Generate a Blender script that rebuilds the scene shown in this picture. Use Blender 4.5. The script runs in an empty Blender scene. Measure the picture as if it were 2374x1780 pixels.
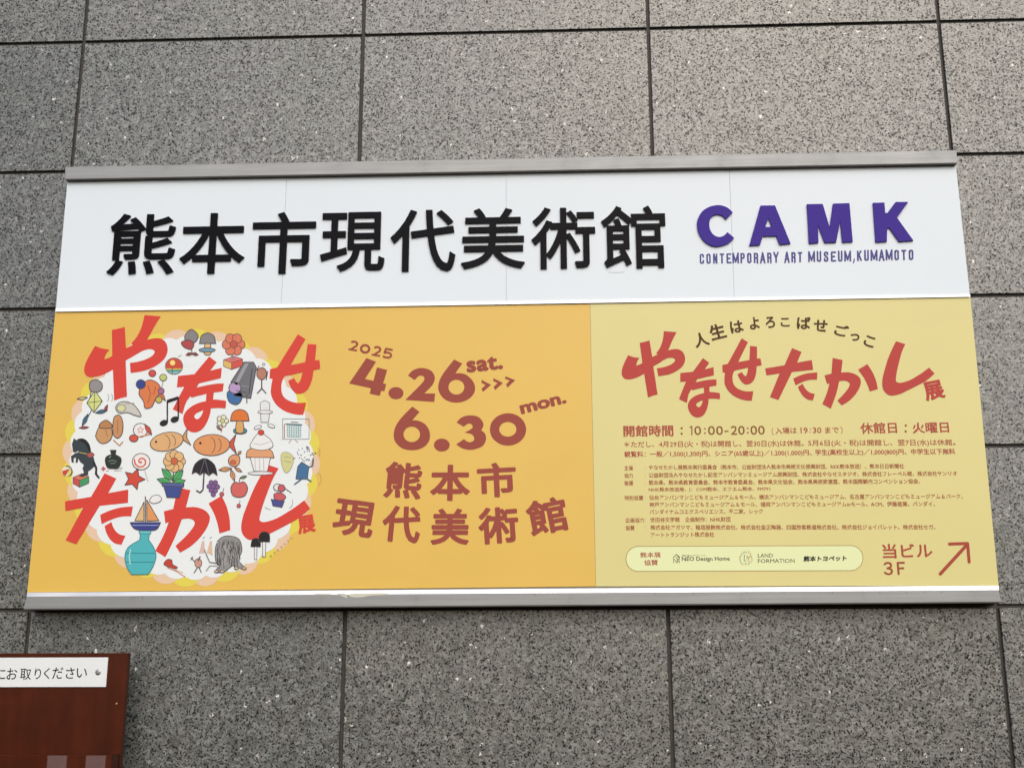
import bpy, bmesh, math, random
from mathutils import Matrix, Vector
from mathutils.geometry import tessellate_polygon

sc = bpy.context.scene
C = sc.collection

# ------------------------------------------------------------------ camera
# wall frame: x right, z up, wall face at y = 0, the viewer on the -y side
EYE_Z = 1.55
V0_Z = EYE_Z + 1.96490336          # height of the joint line above the sign
CAM = Vector((1.51412544, -3.31524464, EYE_Z))
RC = ((0.9991718839, 0.0024104509, 0.0406169632),
      (-0.0120068621, 0.9712578628, 0.2377271405),
      (-0.0388764918, -0.2380179569, 0.9704823907))   # rows: image right, image down, forward (wall u, v, w)
FPX, CX, CY = 2690.0, 1187.0, 890.0
cam = bpy.data.cameras.new("camera")
cam.sensor_width = 36.0
cam.lens = 36.0 * FPX / 2374.0
cam.clip_end = 200.0
cam_ob = bpy.data.objects.new("camera", cam)
C.objects.link(cam_ob)
def w2b(v):                         # (u, v, w) -> blender axes
    return Vector((v[0], v[2], -v[1]))
xr, yd, zf = w2b(RC[0]), w2b(RC[1]), w2b(RC[2])
m = Matrix((xr, -yd, -zf)).transposed().to_4x4()
m.translation = CAM
cam_ob.matrix_world = m
sc.camera = cam_ob

# ------------------------------------------------------------------ light
SUN_EL, SUN_AZ = math.radians(38), math.radians(13)    # high, in front of the wall, a little to the right
world = bpy.data.worlds.new("World")
sc.world = world
world.use_nodes = True
nt = world.node_tree
bg = nt.nodes["Background"]
sky = nt.nodes.new("ShaderNodeTexSky")
sky.sky_type = 'NISHITA'
sky.sun_disc = False
sky.sun_elevation = SUN_EL
sky.sun_rotation = math.pi - SUN_AZ
sky.air_density = 1.0
sky.dust_density = 4.0
sky.ozone_density = 1.0
nt.links.new(sky.outputs[0], bg.inputs[0])
bg.inputs[1].default_value = 0.12
sun = bpy.data.lights.new("sun", 'SUN')
sun.energy = 1.4
sun.angle = math.radians(70)
sun.color = (1.0, 0.99, 0.985)
sun_ob = bpy.data.objects.new("sun", sun)
C.objects.link(sun_ob)
sd = Vector((math.sin(SUN_AZ) * math.cos(SUN_EL), -math.cos(SUN_AZ) * math.cos(SUN_EL), math.sin(SUN_EL)))
sun_ob.rotation_euler = sd.to_track_quat('Z', 'Y').to_euler()
sun_ob.location = (4, -6, 9)
sc.view_settings.view_transform = 'Standard'
sc.view_settings.look = 'None'
sc.view_settings.exposure = 0.08
sc.view_settings.gamma = 1.0

# ------------------------------------------------------------------ helpers
random.seed(7)
def at(px, py, Y=0.0):
    """the point of the plane y = Y that the photograph shows at pixel px, py"""
    d = xr * ((px - CX) / FPX) + yd * ((py - CY) / FPX) + zf
    s = (Y - CAM.y) / d.y
    return CAM + d * s

def lin(c):
    return tuple(((v / 255.0) / 12.92 if v / 255.0 <= 0.04045 else ((v / 255.0 + 0.055) / 1.055) ** 2.4) for v in c)

def mesh_ob(name, verts, faces, mat, parent=None, origin=None, cols=None, smooth=False):
    me = bpy.data.meshes.new(name)
    o = Vector(origin) if origin else Vector((0, 0, 0))
    me.from_pydata([tuple(Vector(v) - o) for v in verts], [], faces)
    me.materials.append(mat)
    if cols:
        a = me.color_attributes.new("ink", 'FLOAT_COLOR', 'CORNER')
        k = 0
        for p, c in zip(me.polygons, cols):
            for _ in range(p.loop_total):
                a.data[k].color = (*c, 1.0)
                k += 1
    me.update()
    ob = bpy.data.objects.new(name, me)
    ob.location = o
    C.objects.link(ob)
    if parent:
        ob.parent = parent
        ob.matrix_parent_inverse = Matrix()
        ob.location = o - parent.location
    return ob

def thing(name, label, cat, loc):
    e = bpy.data.objects.new(name, None)
    e.empty_display_size = 0.1
    e.location = loc
    C.objects.link(e)
    e["label"] = label
    e["category"] = cat
    return e

def hexa(front, Yb, chamfer=0.0):
    """box from four front points (tl, tr, br, bl) pushed straight back to y = Yb; chamfered front edge"""
    f = [Vector(p) for p in front]
    if chamfer:
        c = sum(f, Vector()) / 4
        ins = []
        for i in range(4):
            a, p, b = f[i - 1], f[i], f[(i + 1) % 4]
            ins.append(p + ((a - p).normalized() + (b - p).normalized()) * chamfer)
        V = ins + [p + Vector((0, chamfer, 0)) for p in f] + [Vector((p.x, Yb, p.z)) for p in f]
        F = [(3, 2, 1, 0)]
        for i in range(4):
            j = (i + 1) % 4
            F.append((i, j, j + 4, i + 4))
            F.append((i + 4, j + 4, j + 8, i + 8))
        F.append((8, 9, 10, 11))
        return V, F
    V = f + [Vector((p.x, Yb, p.z)) for p in f]
    F = [(3, 2, 1, 0), (4, 5, 6, 7)]
    for i in range(4):
        j = (i + 1) % 4
        F.append((i, j, j + 4, i + 4))
    return V, F

def quad_px(pts, Y):
    return [at(x, y, Y) for x, y in pts]

# ------------------------------------------------------------------ materials
def new_mat(name):
    mt = bpy.data.materials.new(name)
    mt.use_nodes = True
    n = mt.node_tree.nodes
    return mt, n, mt.node_tree.links, n["Principled BSDF"]

def noise(n, l, vec, scale, detail=2.0, rough=0.5):
    t = n.new("ShaderNodeTexNoise")
    t.inputs["Scale"].default_value = scale
    t.inputs["Detail"].default_value = detail
    t.inputs["Roughness"].default_value = rough
    l.new(vec, t.inputs["Vector"])
    return t.outputs["Fac"]

def ramp(n, l, fac, stops, interp='LINEAR'):
    r = n.new("ShaderNodeValToRGB")
    r.color_ramp.interpolation = interp
    e = r.color_ramp.elements
    while len(e) < len(stops):
        e.new(0.5)
    for i, (p, c) in enumerate(stops):
        e[i].position = p
        e[i].color = (*c, 1.0) if len(c) == 3 else c
    l.new(fac, r.inputs[0])
    return r.outputs[0]

def mix(n, l, a, b, fac, mode='MIX'):
    mx = n.new("ShaderNodeMix")
    mx.data_type = 'RGBA'
    mx.blend_type = mode
    for sock, v in ((mx.inputs[0], fac), (mx.inputs[6], a), (mx.inputs[7], b)):
        if hasattr(v, "is_linked"):
            l.new(v, sock)
        elif isinstance(v, (int, float)):
            sock.default_value = v
        else:
            sock.default_value = (*v, 1.0)
    return mx.outputs[2]

def g(v):
    return (v * 0.96, v, v * 0.985)

def granite():
    mt, n, l, b = new_mat("granite")
    tc = n.new("ShaderNodeTexCoord")
    oi = n.new("ShaderNodeObjectInfo")
    add = n.new("ShaderNodeVectorMath")
    add.operation = 'ADD'
    sc_ = n.new("ShaderNodeVectorMath")
    sc_.operation = 'SCALE'
    cmb = n.new("ShaderNodeCombineXYZ")
    for i in (0, 1, 2):
        l.new(oi.outputs["Random"], cmb.inputs[i])
    l.new(cmb.outputs[0], sc_.inputs[0])
    sc_.inputs["Scale"].default_value = 37.0
    l.new(tc.outputs["Object"], add.inputs[0])
    l.new(sc_.outputs[0], add.inputs[1])
    vec = add.outputs[0]
    # warp so that crystals are not neat cells
    wn = n.new("ShaderNodeTexNoise")
    wn.inputs["Scale"].default_value = 160
    wn.inputs["Detail"].default_value = 1
    l.new(vec, wn.inputs["Vector"])
    wsub = n.new("ShaderNodeVectorMath"); wsub.operation = 'SUBTRACT'
    l.new(wn.outputs["Color"], wsub.inputs[0]); wsub.inputs[1].default_value = (0.5, 0.5, 0.5)
    ws = n.new("ShaderNodeVectorMath"); ws.operation = 'SCALE'; ws.inputs["Scale"].default_value = 0.006
    l.new(wsub.outputs[0], ws.inputs[0])
    wa = n.new("ShaderNodeVectorMath"); wa.operation = 'ADD'
    l.new(vec, wa.inputs[0]); l.new(ws.outputs[0], wa.inputs[1])
    wv = wa.outputs[0]
    def cells(scale, ch):
        v = n.new("ShaderNodeTexVoronoi")
        v.inputs["Scale"].default_value = scale
        l.new(wv, v.inputs["Vector"])
        s = n.new("ShaderNodeSeparateColor")
        l.new(v.outputs["Color"], s.inputs[0])
        return s.outputs[ch], v
    big, _ = cells(108, 0)
    col = ramp(n, l, big, [(0.0, g(GR * 0.5)), (0.3, g(GR * 0.85)), (0.65, g(GR * 1.12)), (1.0, g(GR * 1.6))])
    small, vs = cells(235, 1)
    s2 = ramp(n, l, small, [(0.0, (0.0,) * 3), (0.15, (0.25,) * 3), (0.26, (0.84,) * 3), (1.0, (1.12,) * 3)])
    col = mix(n, l, col, s2, 0.9, 'MULTIPLY')
    fl = noise(n, l, vec, 210, 1.5, 0.6)
    flr = ramp(n, l, fl, [(0.0, (0.12,) * 3), (0.35, (0.25,) * 3), (0.43, (1.0,) * 3), (0.62, (1.0,) * 3), (0.75, (1.25,) * 3)])
    col = mix(n, l, col, flr, 0.85, 'MULTIPLY')
    # slow clouding, greenish and warm patches
    t1 = noise(n, l, vec, 5.0, 2.0)
    col = mix(n, l, col, ramp(n, l, t1, [(0.3, (0.92, 0.95, 0.91)), (0.5, (1.0, 1.0, 1.0)), (0.7, (1.07, 1.06, 1.05))]), 1.0, 'MULTIPLY')
    t2 = noise(n, l, vec, 26.0, 2.0)
    col = mix(n, l, col, ramp(n, l, t2, [(0.3, (0.95, 1.0, 0.95)), (0.5, (1.0, 1.0, 0.99)), (0.7, (1.03, 1.0, 0.97))]), 1.0, 'MULTIPLY')
    # each slab a shade of its own
    pr = ramp(n, l, oi.outputs["Random"], [(0.0, (0.90, 0.92, 0.91)), (0.35, (1.02, 1.02, 1.0)), (0.7, (1.07, 1.06, 1.03)), (1.0, (0.97, 0.99, 1.01))])
    col = mix(n, l, col, pr, 1.0, 'MULTIPLY')
    # rare bright feldspar
    sp, _ = cells(120, 2)
    spm = ramp(n, l, sp, [(0.0, (0.0,) * 3), (0.991, (0.0,) * 3), (0.995, (1.0,) * 3)])
    sp2, _ = cells(260, 0)
    spm2 = ramp(n, l, sp2, [(0.0, (0.0,) * 3), (0.6, (0.0,) * 3), (0.66, (1.0,) * 3)])
    spf = mix(n, l, spm, spm2, 1.0, 'MULTIPLY')
    col = mix(n, l, col, (0.75, 0.74, 0.70), spf)
    l.new(col, b.inputs["Base Color"])
    rr = ramp(n, l, small, [(0.0, (0.25,) * 3), (1.0, (0.38,) * 3)])
    l.new(rr, b.inputs["Roughness"])
    hsv = n.new("ShaderNodeHueSaturation")
    hsv.inputs["Saturation"].default_value = 0.8
    spl = ramp(n, l, mix(n, l, s2, flr, 1.0, 'MULTIPLY'), [(0.0, (0.12,) * 3), (0.5, (0.62,) * 3), (1.0, (1.0,) * 3)])
    l.new(spl, b.inputs["Specular IOR Level"])
    bp = n.new("ShaderNodeBump")
    bp.inputs["Strength"].default_value = 0.35
    bp.inputs["Distance"].default_value = 0.0012
    l.new(fl, bp.inputs["Height"])
    l.new(bp.outputs[0], b.inputs["Normal"])
    return mt

GR = 0.132
M_GRANITE = granite()

def plain(name, col, rough=0.5, metal=0.0, spec=0.5, nscale=0, namp=0.05, bump=0.0, bscale=60):
    mt, n, l, b = new_mat(name)
    b.inputs["Roughness"].default_value = rough
    b.inputs["Metallic"].default_value = metal
    b.inputs["Specular IOR Level"].default_value = spec
    tc = n.new("ShaderNodeTexCoord")
    if nscale:
        f = noise(n, l, tc.outputs["Object"], nscale, 4.0, 0.6)
        c = ramp(n, l, f, [(0.3, tuple(v * (1 - namp) for v in col)), (0.7, tuple(v * (1 + namp) for v in col))])
        l.new(c, b.inputs["Base Color"])
    else:
        b.inputs["Base Color"].default_value = (*col, 1)
    if bump:
        f = noise(n, l, tc.outputs["Object"], bscale, 3.0, 0.5)
        bp = n.new("ShaderNodeBump")
        bp.inputs["Strength"].default_value = 1.0
        bp.inputs["Distance"].default_value = bump
        l.new(f, bp.inputs["Height"])
        l.new(bp.outputs[0], b.inputs["Normal"])
    return mt

M_SEALANT = plain("joint_sealant", (0.042, 0.037, 0.031), 0.7, nscale=40, namp=0.3, bump=0.001, bscale=60)
M_WHITE = plain("white_acrylic_board", (0.70, 0.775, 0.84), 0.3, spec=0.22, nscale=1.2, namp=0.015, bump=0.0006, bscale=2.0)
M_EDGE = plain("sign_body_steel", (0.30, 0.29, 0.27), 0.5, metal=0.4, nscale=30, namp=0.1)
M_BLACK = plain("black_acrylic", (0.0035, 0.0035, 0.006), 0.25, spec=0.05, nscale=6, namp=0.3, bump=0.0003, bscale=5)
M_PURPLE = plain("purple_acrylic", (0.052, 0.027, 0.27), 0.5, spec=0.1, nscale=220, namp=0.14)
M_PAPER = plain("poster_sheet", (0.705, 0.463, 0.092), 0.34, spec=0.35, nscale=3, namp=0.02, bump=0.0012, bscale=2.5)
M_PALE = plain("pale_poster_sheet", (0.66, 0.60, 0.25), 0.34, spec=0.35, nscale=3, namp=0.02, bump=0.0012, bscale=2.5)
M_STEEL = plain("screw_steel", (0.42, 0.42, 0.43), 0.35, metal=0.9, nscale=200, namp=0.1)
M_BRASS = plain("brass_pin", (0.45, 0.27, 0.14), 0.35, metal=0.8, nscale=200, namp=0.1)
M_PLATE = plain("white_plate", (0.74, 0.78, 0.80), 0.3, spec=0.4, nscale=8, namp=0.02)

def ink_mat():
    mt, n, l, b = new_mat("printed_ink")
    a = n.new("ShaderNodeAttribute")
    a.attribute_name = "ink"
    tc = n.new("ShaderNodeTexCoord")
    f = noise(n, l, tc.outputs["Object"], 300, 2.0)
    c = mix(n, l, a.outputs["Color"], ramp(n, l, f, [(0.3, (0.87,) * 3), (0.7, (0.91,) * 3)]), 1.0, 'MULTIPLY')
    l.new(c, b.inputs["Base Color"])
    b.inputs["Roughness"].default_value = 0.42
    b.inputs["Specular IOR Level"].default_value = 0.15
    return mt
M_INK = ink_mat()

def metal_bar(name, col, rough, stain, metal):
    mt, n, l, b = new_mat(name)
    tc = n.new("ShaderNodeTexCoord")
    mp = n.new("ShaderNodeMapping")
    mp.inputs["Scale"].default_value = (1.0, 8, 30)
    l.new(tc.outputs["Object"], mp.inputs["Vector"])
    f = noise(n, l, mp.outputs[0], 3.0, 5.0, 0.6)
    c = ramp(n, l, f, [(0.25, tuple(v * 0.84 for v in col)), (0.75, tuple(v * 1.12 for v in col))])
    f2 = noise(n, l, tc.outputs["Object"], 9.0, 5.0, 0.65)
    c = mix(n, l, c, ramp(n, l, f2, [(0.0, (1,) * 3), (0.60, (1,) * 3), (0.72, stain)]), 0.55, 'MULTIPLY')
    l.new(c, b.inputs["Base Color"])
    b.inputs["Metallic"].default_value = metal
    r = ramp(n, l, f2, [(0.3, (rough,) * 3), (0.7, (rough + 0.12,) * 3)])
    l.new(r, b.inputs["Roughness"])
    f3 = noise(n, l, tc.outputs["Object"], 2.2, 2.0)
    bp = n.new("ShaderNodeBump")
    bp.inputs["Distance"].default_value = 0.002
    l.new(f3, bp.inputs["Height"])
    l.new(bp.outputs[0], b.inputs["Normal"])
    return mt
M_RAIL = metal_bar("anodised_rail", (0.285, 0.295, 0.30), 0.45, (0.7, 0.68, 0.62), 0.35)
M_TRIM = metal_bar("bright_trim", (0.93, 0.93, 0.92), 0.25, (0.9, 0.9, 0.92), 0.8)
M_UNDER_SHADE = plain("underside_shade", (0.10, 0.09, 0.085), 0.6, metal=0.2, nscale=12, namp=0.2)  # dark colour standing in for the shade below the rails

def wood():
    mt, n, l, b = new_mat("red_brown_wood")
    tc = n.new("ShaderNodeTexCoord")
    mp = n.new("ShaderNodeMapping")
    mp.inputs["Scale"].default_value = (11, 11, 1.6)
    l.new(tc.outputs["Object"], mp.inputs["Vector"])
    f = noise(n, l, mp.outputs[0], 2.5, 6.0, 0.62)
    c = ramp(n, l, f, [(0.2, (0.042, 0.0088, 0.0034)), (0.5, (0.060, 0.0125, 0.0046)), (0.8, (0.078, 0.0170, 0.0070))])
    f2 = noise(n, l, tc.outputs["Object"], 14, 4.0)
    c = mix(n, l, c, ramp(n, l, f2, [(0.35, (0.9,) * 3), (0.65, (1.1,) * 3)]), 1.0, 'MULTIPLY')
    l.new(c, b.inputs["Base Color"])
    b.inputs["Roughness"].default_value = 0.3
    b.inputs["Specular IOR Level"].default_value = 0.16
    return mt
M_WOOD = wood()
ma, n_, l_, b2_ = new_mat("clear_acrylic")
b2_.inputs["Base Color"].default_value = (0.55, 0.42, 0.42, 1)
b2_.inputs["Roughness"].default_value = 0.06
b2_.inputs["Alpha"].default_value = 0.10
M_ACRYL = ma

# ------------------------------------------------------------------ 2-D shape tools (pixel outlines -> flat shapes on the sheet)
def smooth(pts):
    """closed outline; a point with a third value is on a curve, the rest are corners"""
    n = len(pts)
    out = []
    for i in range(n):
        a, b = pts[i], pts[(i + 1) % n]
        out.append((a[0], a[1]))
        if len(a) < 3 and len(b) < 3:
            continue
        p0 = pts[i - 1] if len(a) > 2 else a
        p3 = pts[(i + 2) % n] if len(b) > 2 else b
        for k in range(1, 5):
            t = k / 5.0
            q = []
            for d in (0, 1):
                q.append(0.5 * (2 * a[d] + (b[d] - p0[d]) * t + (2 * p0[d] - 5 * a[d] + 4 * b[d] - p3[d]) * t * t
                                + (3 * a[d] - p0[d] - 3 * b[d] + p3[d]) * t * t * t))
            out.append(tuple(q))
    return out

def ell(cx, cy, rx, ry=None, rot=0, n=28, a0=0, a1=360):
    ry = rx if ry is None else ry
    r = math.radians(rot)
    o = []
    full = a1 - a0 >= 360
    for i in range(n if full else n + 1):
        t = math.radians(a0 + (a1 - a0) * i / n)
        x, y = rx * math.cos(t), ry * math.sin(t)
        o.append((cx + x * math.cos(r) - y * math.sin(r), cy + x * math.sin(r) + y * math.cos(r)))
    return o

class Ink:
    """flat printed shapes on the plane y = Y; every further shape lies a hair above the last"""
    def __init__(self, Y, f=None, step=0.00001):
        self.V, self.F, self.K = [], [], []
        self.Y, self.f, self.step, self.n = Y, f or (lambda x, y: (x, y)), step, 0
    def y(self):
        self.n += 1
        return self.Y - self.n * self.step
    def tris(self, pts3, faces, col):
        o = len(self.V)
        self.V += pts3
        for fc in faces:
            a, b, c = (self.V[o + i] for i in fc[:3])
            nrm = (b - a).cross(c - a)
            self.F.append(tuple(o + i for i in (fc if nrm.y < 0 else fc[::-1])))
            self.K.append(col)
    def poly(self, pts, col, holes=(), y=None):
        y = self.y() if y is None else y
        loops = [pts] + list(holes)
        P = [[at(*self.f(*q[:2]), y) for q in lp] for lp in loops]
        flat = [[Vector((v.x, v.z, 0)) for v in lp] for lp in P]
        faces = tessellate_polygon(flat)
        self.tris([v for lp in P for v in lp], [tuple(t) for t in faces], lin(col))
    def sm(self, pts, col, holes=()):
        self.poly(smooth(pts), col, [smooth(h) for h in holes])
    def line(self, pts, w, col, cap=True, closed=False):
        y = self.y()
        if closed:
            pts = list(pts) + [pts[0]]
        for i in range(len(pts) - 1):
            (x0, y0), (x1, y1) = pts[i][:2], pts[i + 1][:2]
            d = math.hypot(x1 - x0, y1 - y0) or 1
            nx, ny = -(y1 - y0) / d * w / 2, (x1 - x0) / d * w / 2
            yy = y - (i % 3) * self.step * 0.2
            self.tris([at(*self.f(a, b), yy) for a, b in ((x0 + nx, y0 + ny), (x1 + nx, y1 + ny), (x1 - nx, y1 - ny), (x0 - nx, y0 - ny))],
                      [(0, 1, 2, 3)], lin(col))
        js = range(len(pts)) if cap else range(1, len(pts) - 1)
        for i in js:
            yy = y - (3 + i % 2) * self.step * 0.2
            e = ell(pts[i][0], pts[i][1], w / 2, n=8)
            self.tris([at(*self.f(a, b), yy) for a, b in e], [tuple(range(8))], lin(col))
    def build(self, name, parent, mat=None, label=None):
        o = sum((Vector(v) for v in self.V), Vector()) / len(self.V)
        ob = mesh_ob(name, self.V, self.F, mat or M_INK, parent, o, self.K)
        if label:
            ob["label"] = label
        return ob

_glyphs = {}
def glyphs(s, spacing=1.0, res=3):
    """outline of a string in em units: verts, faces, boundary edges, bounding box"""
    key = (s, spacing, res)
    if key in _glyphs:
        return _glyphs[key]
    c = bpy.data.curves.new("t", 'FONT')
    c.body = s
    c.resolution_u = res
    c.space_character = spacing
    o = bpy.data.objects.new("t", c)
    C.objects.link(o)
    dg = bpy.context.evaluated_depsgraph_get()
    dg.update()
    me = bpy.data.meshes.new_from_object(o.evaluated_get(dg))
    vs = [(v.co.x, v.co.y) for v in me.vertices]
    fs = [tuple(p.vertices) for p in me.polygons]
    cnt = {}
    for f in fs:
        for i in range(len(f)):
            e = (f[i], f[(i + 1) % len(f)])
            k = (min(e), max(e))
            cnt[k] = cnt.get(k, 0) + 1
    be = [k for k, v in cnt.items() if v == 1]
    bpy.data.objects.remove(o)
    bpy.data.curves.remove(c)
    bpy.data.meshes.remove(me)
    xs, ys = [v[0] for v in vs], [v[1] for v in vs]
    r = (vs, fs, be, (min(xs), min(ys), max(xs), max(ys)))
    _glyphs[key] = r
    return r

def text_map(s, p0, p1, h_px, Y, spacing=1.0, bold=0.0, box=None, res=3, shear=0.0):
    """fit the glyph box of s onto the pixel baseline p0-p1 (bottom of the glyphs) with pixel height h_px"""
    vs, fs, be, bb = glyphs(s, spacing, res)
    bb = box(bb) if box else bb
    x0, y0, x1, y1 = bb[0] - bold, bb[1] - bold, bb[2] + bold, bb[3] + bold
    A, B = at(*p0, Y), at(*p1, Y)
    ux = (B - A)
    W = ux.length
    ux.normalize()
    px = math.hypot(p1[0] - p0[0], p1[1] - p0[1])
    up_px = ((p1[1] - p0[1]) / px * h_px, -(p1[0] - p0[0]) / px * h_px)
    H = (at(p0[0] + up_px[0], p0[1] + up_px[1], Y) - A).length
    uz = Vector((-ux.z, 0, ux.x))
    sx, sy = W / (x1 - x0), H / (y1 - y0)
    def f(x, y):
        return A + ux * ((x - x0) * sx + shear * (y - y0) * sy) + uz * ((y - y0) * sy)
    return vs, fs, be, f

def add_text(ink, s, p0, p1, h, col, bold=0.0, spacing=1.0, res=3, nd=8, box=None, shear=0.0):
    y = ink.y()
    vs, fs, be, f = text_map(s, p0, p1, h, y, spacing, bold, box, res, shear)
    c = lin(col)
    ink.tris([f(*v) for v in vs], fs, c)
    if bold:
        used = set()
        for a, b in be:
            (ax, ay), (bx, by) = vs[a], vs[b]
            d = math.hypot(bx - ax, by - ay)
            if d < 1e-6:
                continue
            nx, ny = -(by - ay) / d * bold, (bx - ax) / d * bold
            off = Vector((0, -random.random() * 1e-5 - 1e-6, 0))
            ink.tris([f(*q) + off for q in ((ax + nx, ay + ny), (bx + nx, by + ny), (bx - nx, by - ny), (ax - nx, ay - ny))], [(0, 1, 2, 3)], c)
            used.add(a)
            used.add(b)
        for i in used:
            off = Vector((0, -random.random() * 1e-5 - 1.2e-5, 0))
            ink.tris([f(*q) + off for q in ell(vs[i][0], vs[i][1], bold, n=nd)], [tuple(range(nd))], c)

def char_at(ink, ch, cx, cy, w, h, rot, col, bold=0.0, res=4, nd=10):
    """one character, its box w x h pixels centred at cx, cy and turned clockwise by rot degrees"""
    r = math.radians(rot)
    ex, ey = (math.cos(r), math.sin(r)), (-math.sin(r), math.cos(r))
    b0 = (cx - ex[0] * w / 2 + ey[0] * h / 2, cy - ex[1] * w / 2 + ey[1] * h / 2)
    b1 = (cx + ex[0] * w / 2 + ey[0] * h / 2, cy + ex[1] * w / 2 + ey[1] * h / 2)
    add_text(ink, ch, b0, b1, h, col, bold, res=res, nd=nd)

# ------------------------------------------------------------------ granite wall
PITCH_X, PITCH_Z, JOINT = 0.90777, 0.45, 0.0105
wall = thing("granite_wall", "speckled grey granite slab wall with dark joints behind the museum sign", "wall", (1.5, 0.03, 0))
def slab_mesh():
    w, h, t, c = PITCH_X - JOINT, PITCH_Z - JOINT, 0.03, 0.0012
    fr = [(0, 0, 0), (w, 0, 0), (w, 0, -h), (0, 0, -h)]
    V, F = hexa([Vector(p) for p in fr], t, c)
    me = bpy.data.meshes.new("granite_panel")
    me.from_pydata([tuple(v) for v in V], [], F)
    me.materials.append(M_GRANITE)
    me.update()
    return me
slab = slab_mesh()
for r in range(-3, 8):
    for c in range(-3, 6):
        ob = bpy.data.objects.new("granite_panel", slab)
        C.objects.link(ob)
        ob.parent = wall
        ob.location = Vector((c * PITCH_X + JOINT / 2 + random.uniform(-.0006, .0006), random.uniform(0, 0.0008),
                              V0_Z - r * PITCH_Z - JOINT / 2 + random.uniform(-.0005, .0005))) - wall.location
X0, X1 = -3 * PITCH_X, 6 * PITCH_X
Z1, Z0 = V0_Z + 3 * PITCH_Z, V0_Z - 8 * PITCH_Z
V, F = hexa([Vector((X0, 0.009, Z1)), Vector((X1, 0.009, Z1)), Vector((X1, 0.009, Z0)), Vector((X0, 0.009, Z0))], 0.06)
mesh_ob("joint_sealant", V, F, M_SEALANT, wall, (1.5, 0.03, 2))

# ------------------------------------------------------------------ the sign board
YB, YP, YR = -0.046, -0.050, -0.066        # body, sheet faces, rails
sign = thing("museum_sign", "long white museum name board with black raised characters in a grey metal frame", "sign", (1.36, 0, V0_Z - 1.79))
# pixel lines of the frame
TB = [(151, 387), (2217.5, 348.5), (2219.8, 378), (151, 415.5)]
BB = [(61, 1383.0), (2316, 1367.5), (2322, 1395), (53.5, 1411.5)]
V, F = hexa(quad_px([(158, 412), (2213, 374), (2315, 1380), (63, 1396)], YB), 0.0)
mesh_ob("sign_body", V, F, M_EDGE, sign, (1.36, YB, 2.5))
V, F = hexa(quad_px(TB, YR), 0.0, 0.0008)
mesh_ob("top_rail", V, F, M_RAIL, sign, at(1187, 380, YR))
V, F = hexa(quad_px(BB, YR), 0.0, 0.0012)
mesh_ob("bottom_rail", V, F, M_RAIL, sign, at(1187, 1390, YR))
# dark sheets added under both rails, underside shade put into their colour
for (a, b, nm) in (((151, 415.5), (2219.8, 378), "rail_shade_sheet"), ((53.5, 1411.5), (2322, 1395), "rail_shade_sheet")):
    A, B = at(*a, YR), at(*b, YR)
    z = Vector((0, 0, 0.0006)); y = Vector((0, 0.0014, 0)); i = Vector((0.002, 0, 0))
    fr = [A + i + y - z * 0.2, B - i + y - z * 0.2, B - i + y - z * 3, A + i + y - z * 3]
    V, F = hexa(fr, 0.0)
    mesh_ob(nm, V, F, M_UNDER_SHADE, sign, (A + B) / 2)
# bright strips
def strip(name, top, bot, proud):
    """ledge-shaped trim: its face leans back so that it faces a little upwards"""
    fr = [at(*top[0], YP - 0.0025), at(*top[1], YP - 0.0025), at(*bot[1], YP - proud), at(*bot[0], YP - proud)]
    V, F = hexa(fr, YB)
    return mesh_ob(name, V, F, M_TRIM, sign, sum(fr, Vector()) / 4)
strip("trim_strip", [(129.0, 714.6), (2249, 682.6)], [(128.2, 722.4), (2249.6, 687.6)], 0.006)
strip("trim_strip", [(63.0, 1373.0), (2315, 1357.2)], [(62.0, 1382.6), (2316, 1367.2)], 0.010)
wear_rng = random.Random(21)
# white face boards: three seams
def lerp(a, b, t):
    return (a[0] + (b[0] - a[0]) * t, a[1] + (b[1] - a[1]) * t)
WT = [(156.5, 413), (2215.5, 376)]
WB = [(129.2, 714.2), (2248.6, 682.3)]
seam_t = [0.0, (664.6 - 156.5) / 2059, (1173.2 - 156.5) / 2059, (1690.5 - 156.5) / 2059, 1.0]
seam_b = [0.0, (652.0 - 129.2) / 2119.4, (1173.6 - 129.2) / 2119.4, (1702.4 - 129.2) / 2119.4, 1.0]
for i in range(4):
    e = 0.00011
    tl, tr = lerp(*WT, seam_t[i] + e), lerp(*WT, seam_t[i + 1] - e)
    bl, br = lerp(*WB, seam_b[i] + e), lerp(*WB, seam_b[i + 1] - e)
    dy = (0, 0.0003, 0.0, 0.0003)[i]
    fr = [at(*q, YP + dy) for q in (tl, tr, br, bl)]
    V, F = hexa(fr, YB + 0.001, 0.0003)
    mesh_ob("white_board", V, F, M_WHITE, sign, sum(fr, Vector()) / 4)

def raised(name, pieces, Yf, Yback, mat, label=None):
    """solid letter from pixel-free 3-D outlines: each piece is a list of (loop of points, triangles)"""
    V, F = [], []
    for pts, tris, rim in pieces:
        o = len(V)
        n = len(pts)
        V += [Vector(p) for p in pts] + [Vector((p.x, Yback, p.z)) for p in pts]
        for t in tris:
            a, b, c = (V[o + k] for k in t[:3])
            F.append(tuple(o + k for k in (t if (b - a).cross(c - a).y < 0 else t[::-1])))
        for a, b in rim:
            F.append((o + a, o + b, o + b + n, o + a + n))
    c = sum(V, Vector()) / len(V)
    ob = mesh_ob(name, V, F, mat, sign, (c.x, Yf, c.z))
    bm = bmesh.new()
    bm.from_mesh(ob.data)
    bmesh.ops.recalc_face_normals(bm, faces=bm.faces)
    bm.to_mesh(ob.data)
    bm.free()
    if label:
        ob["label"] = label
    return ob

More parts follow.
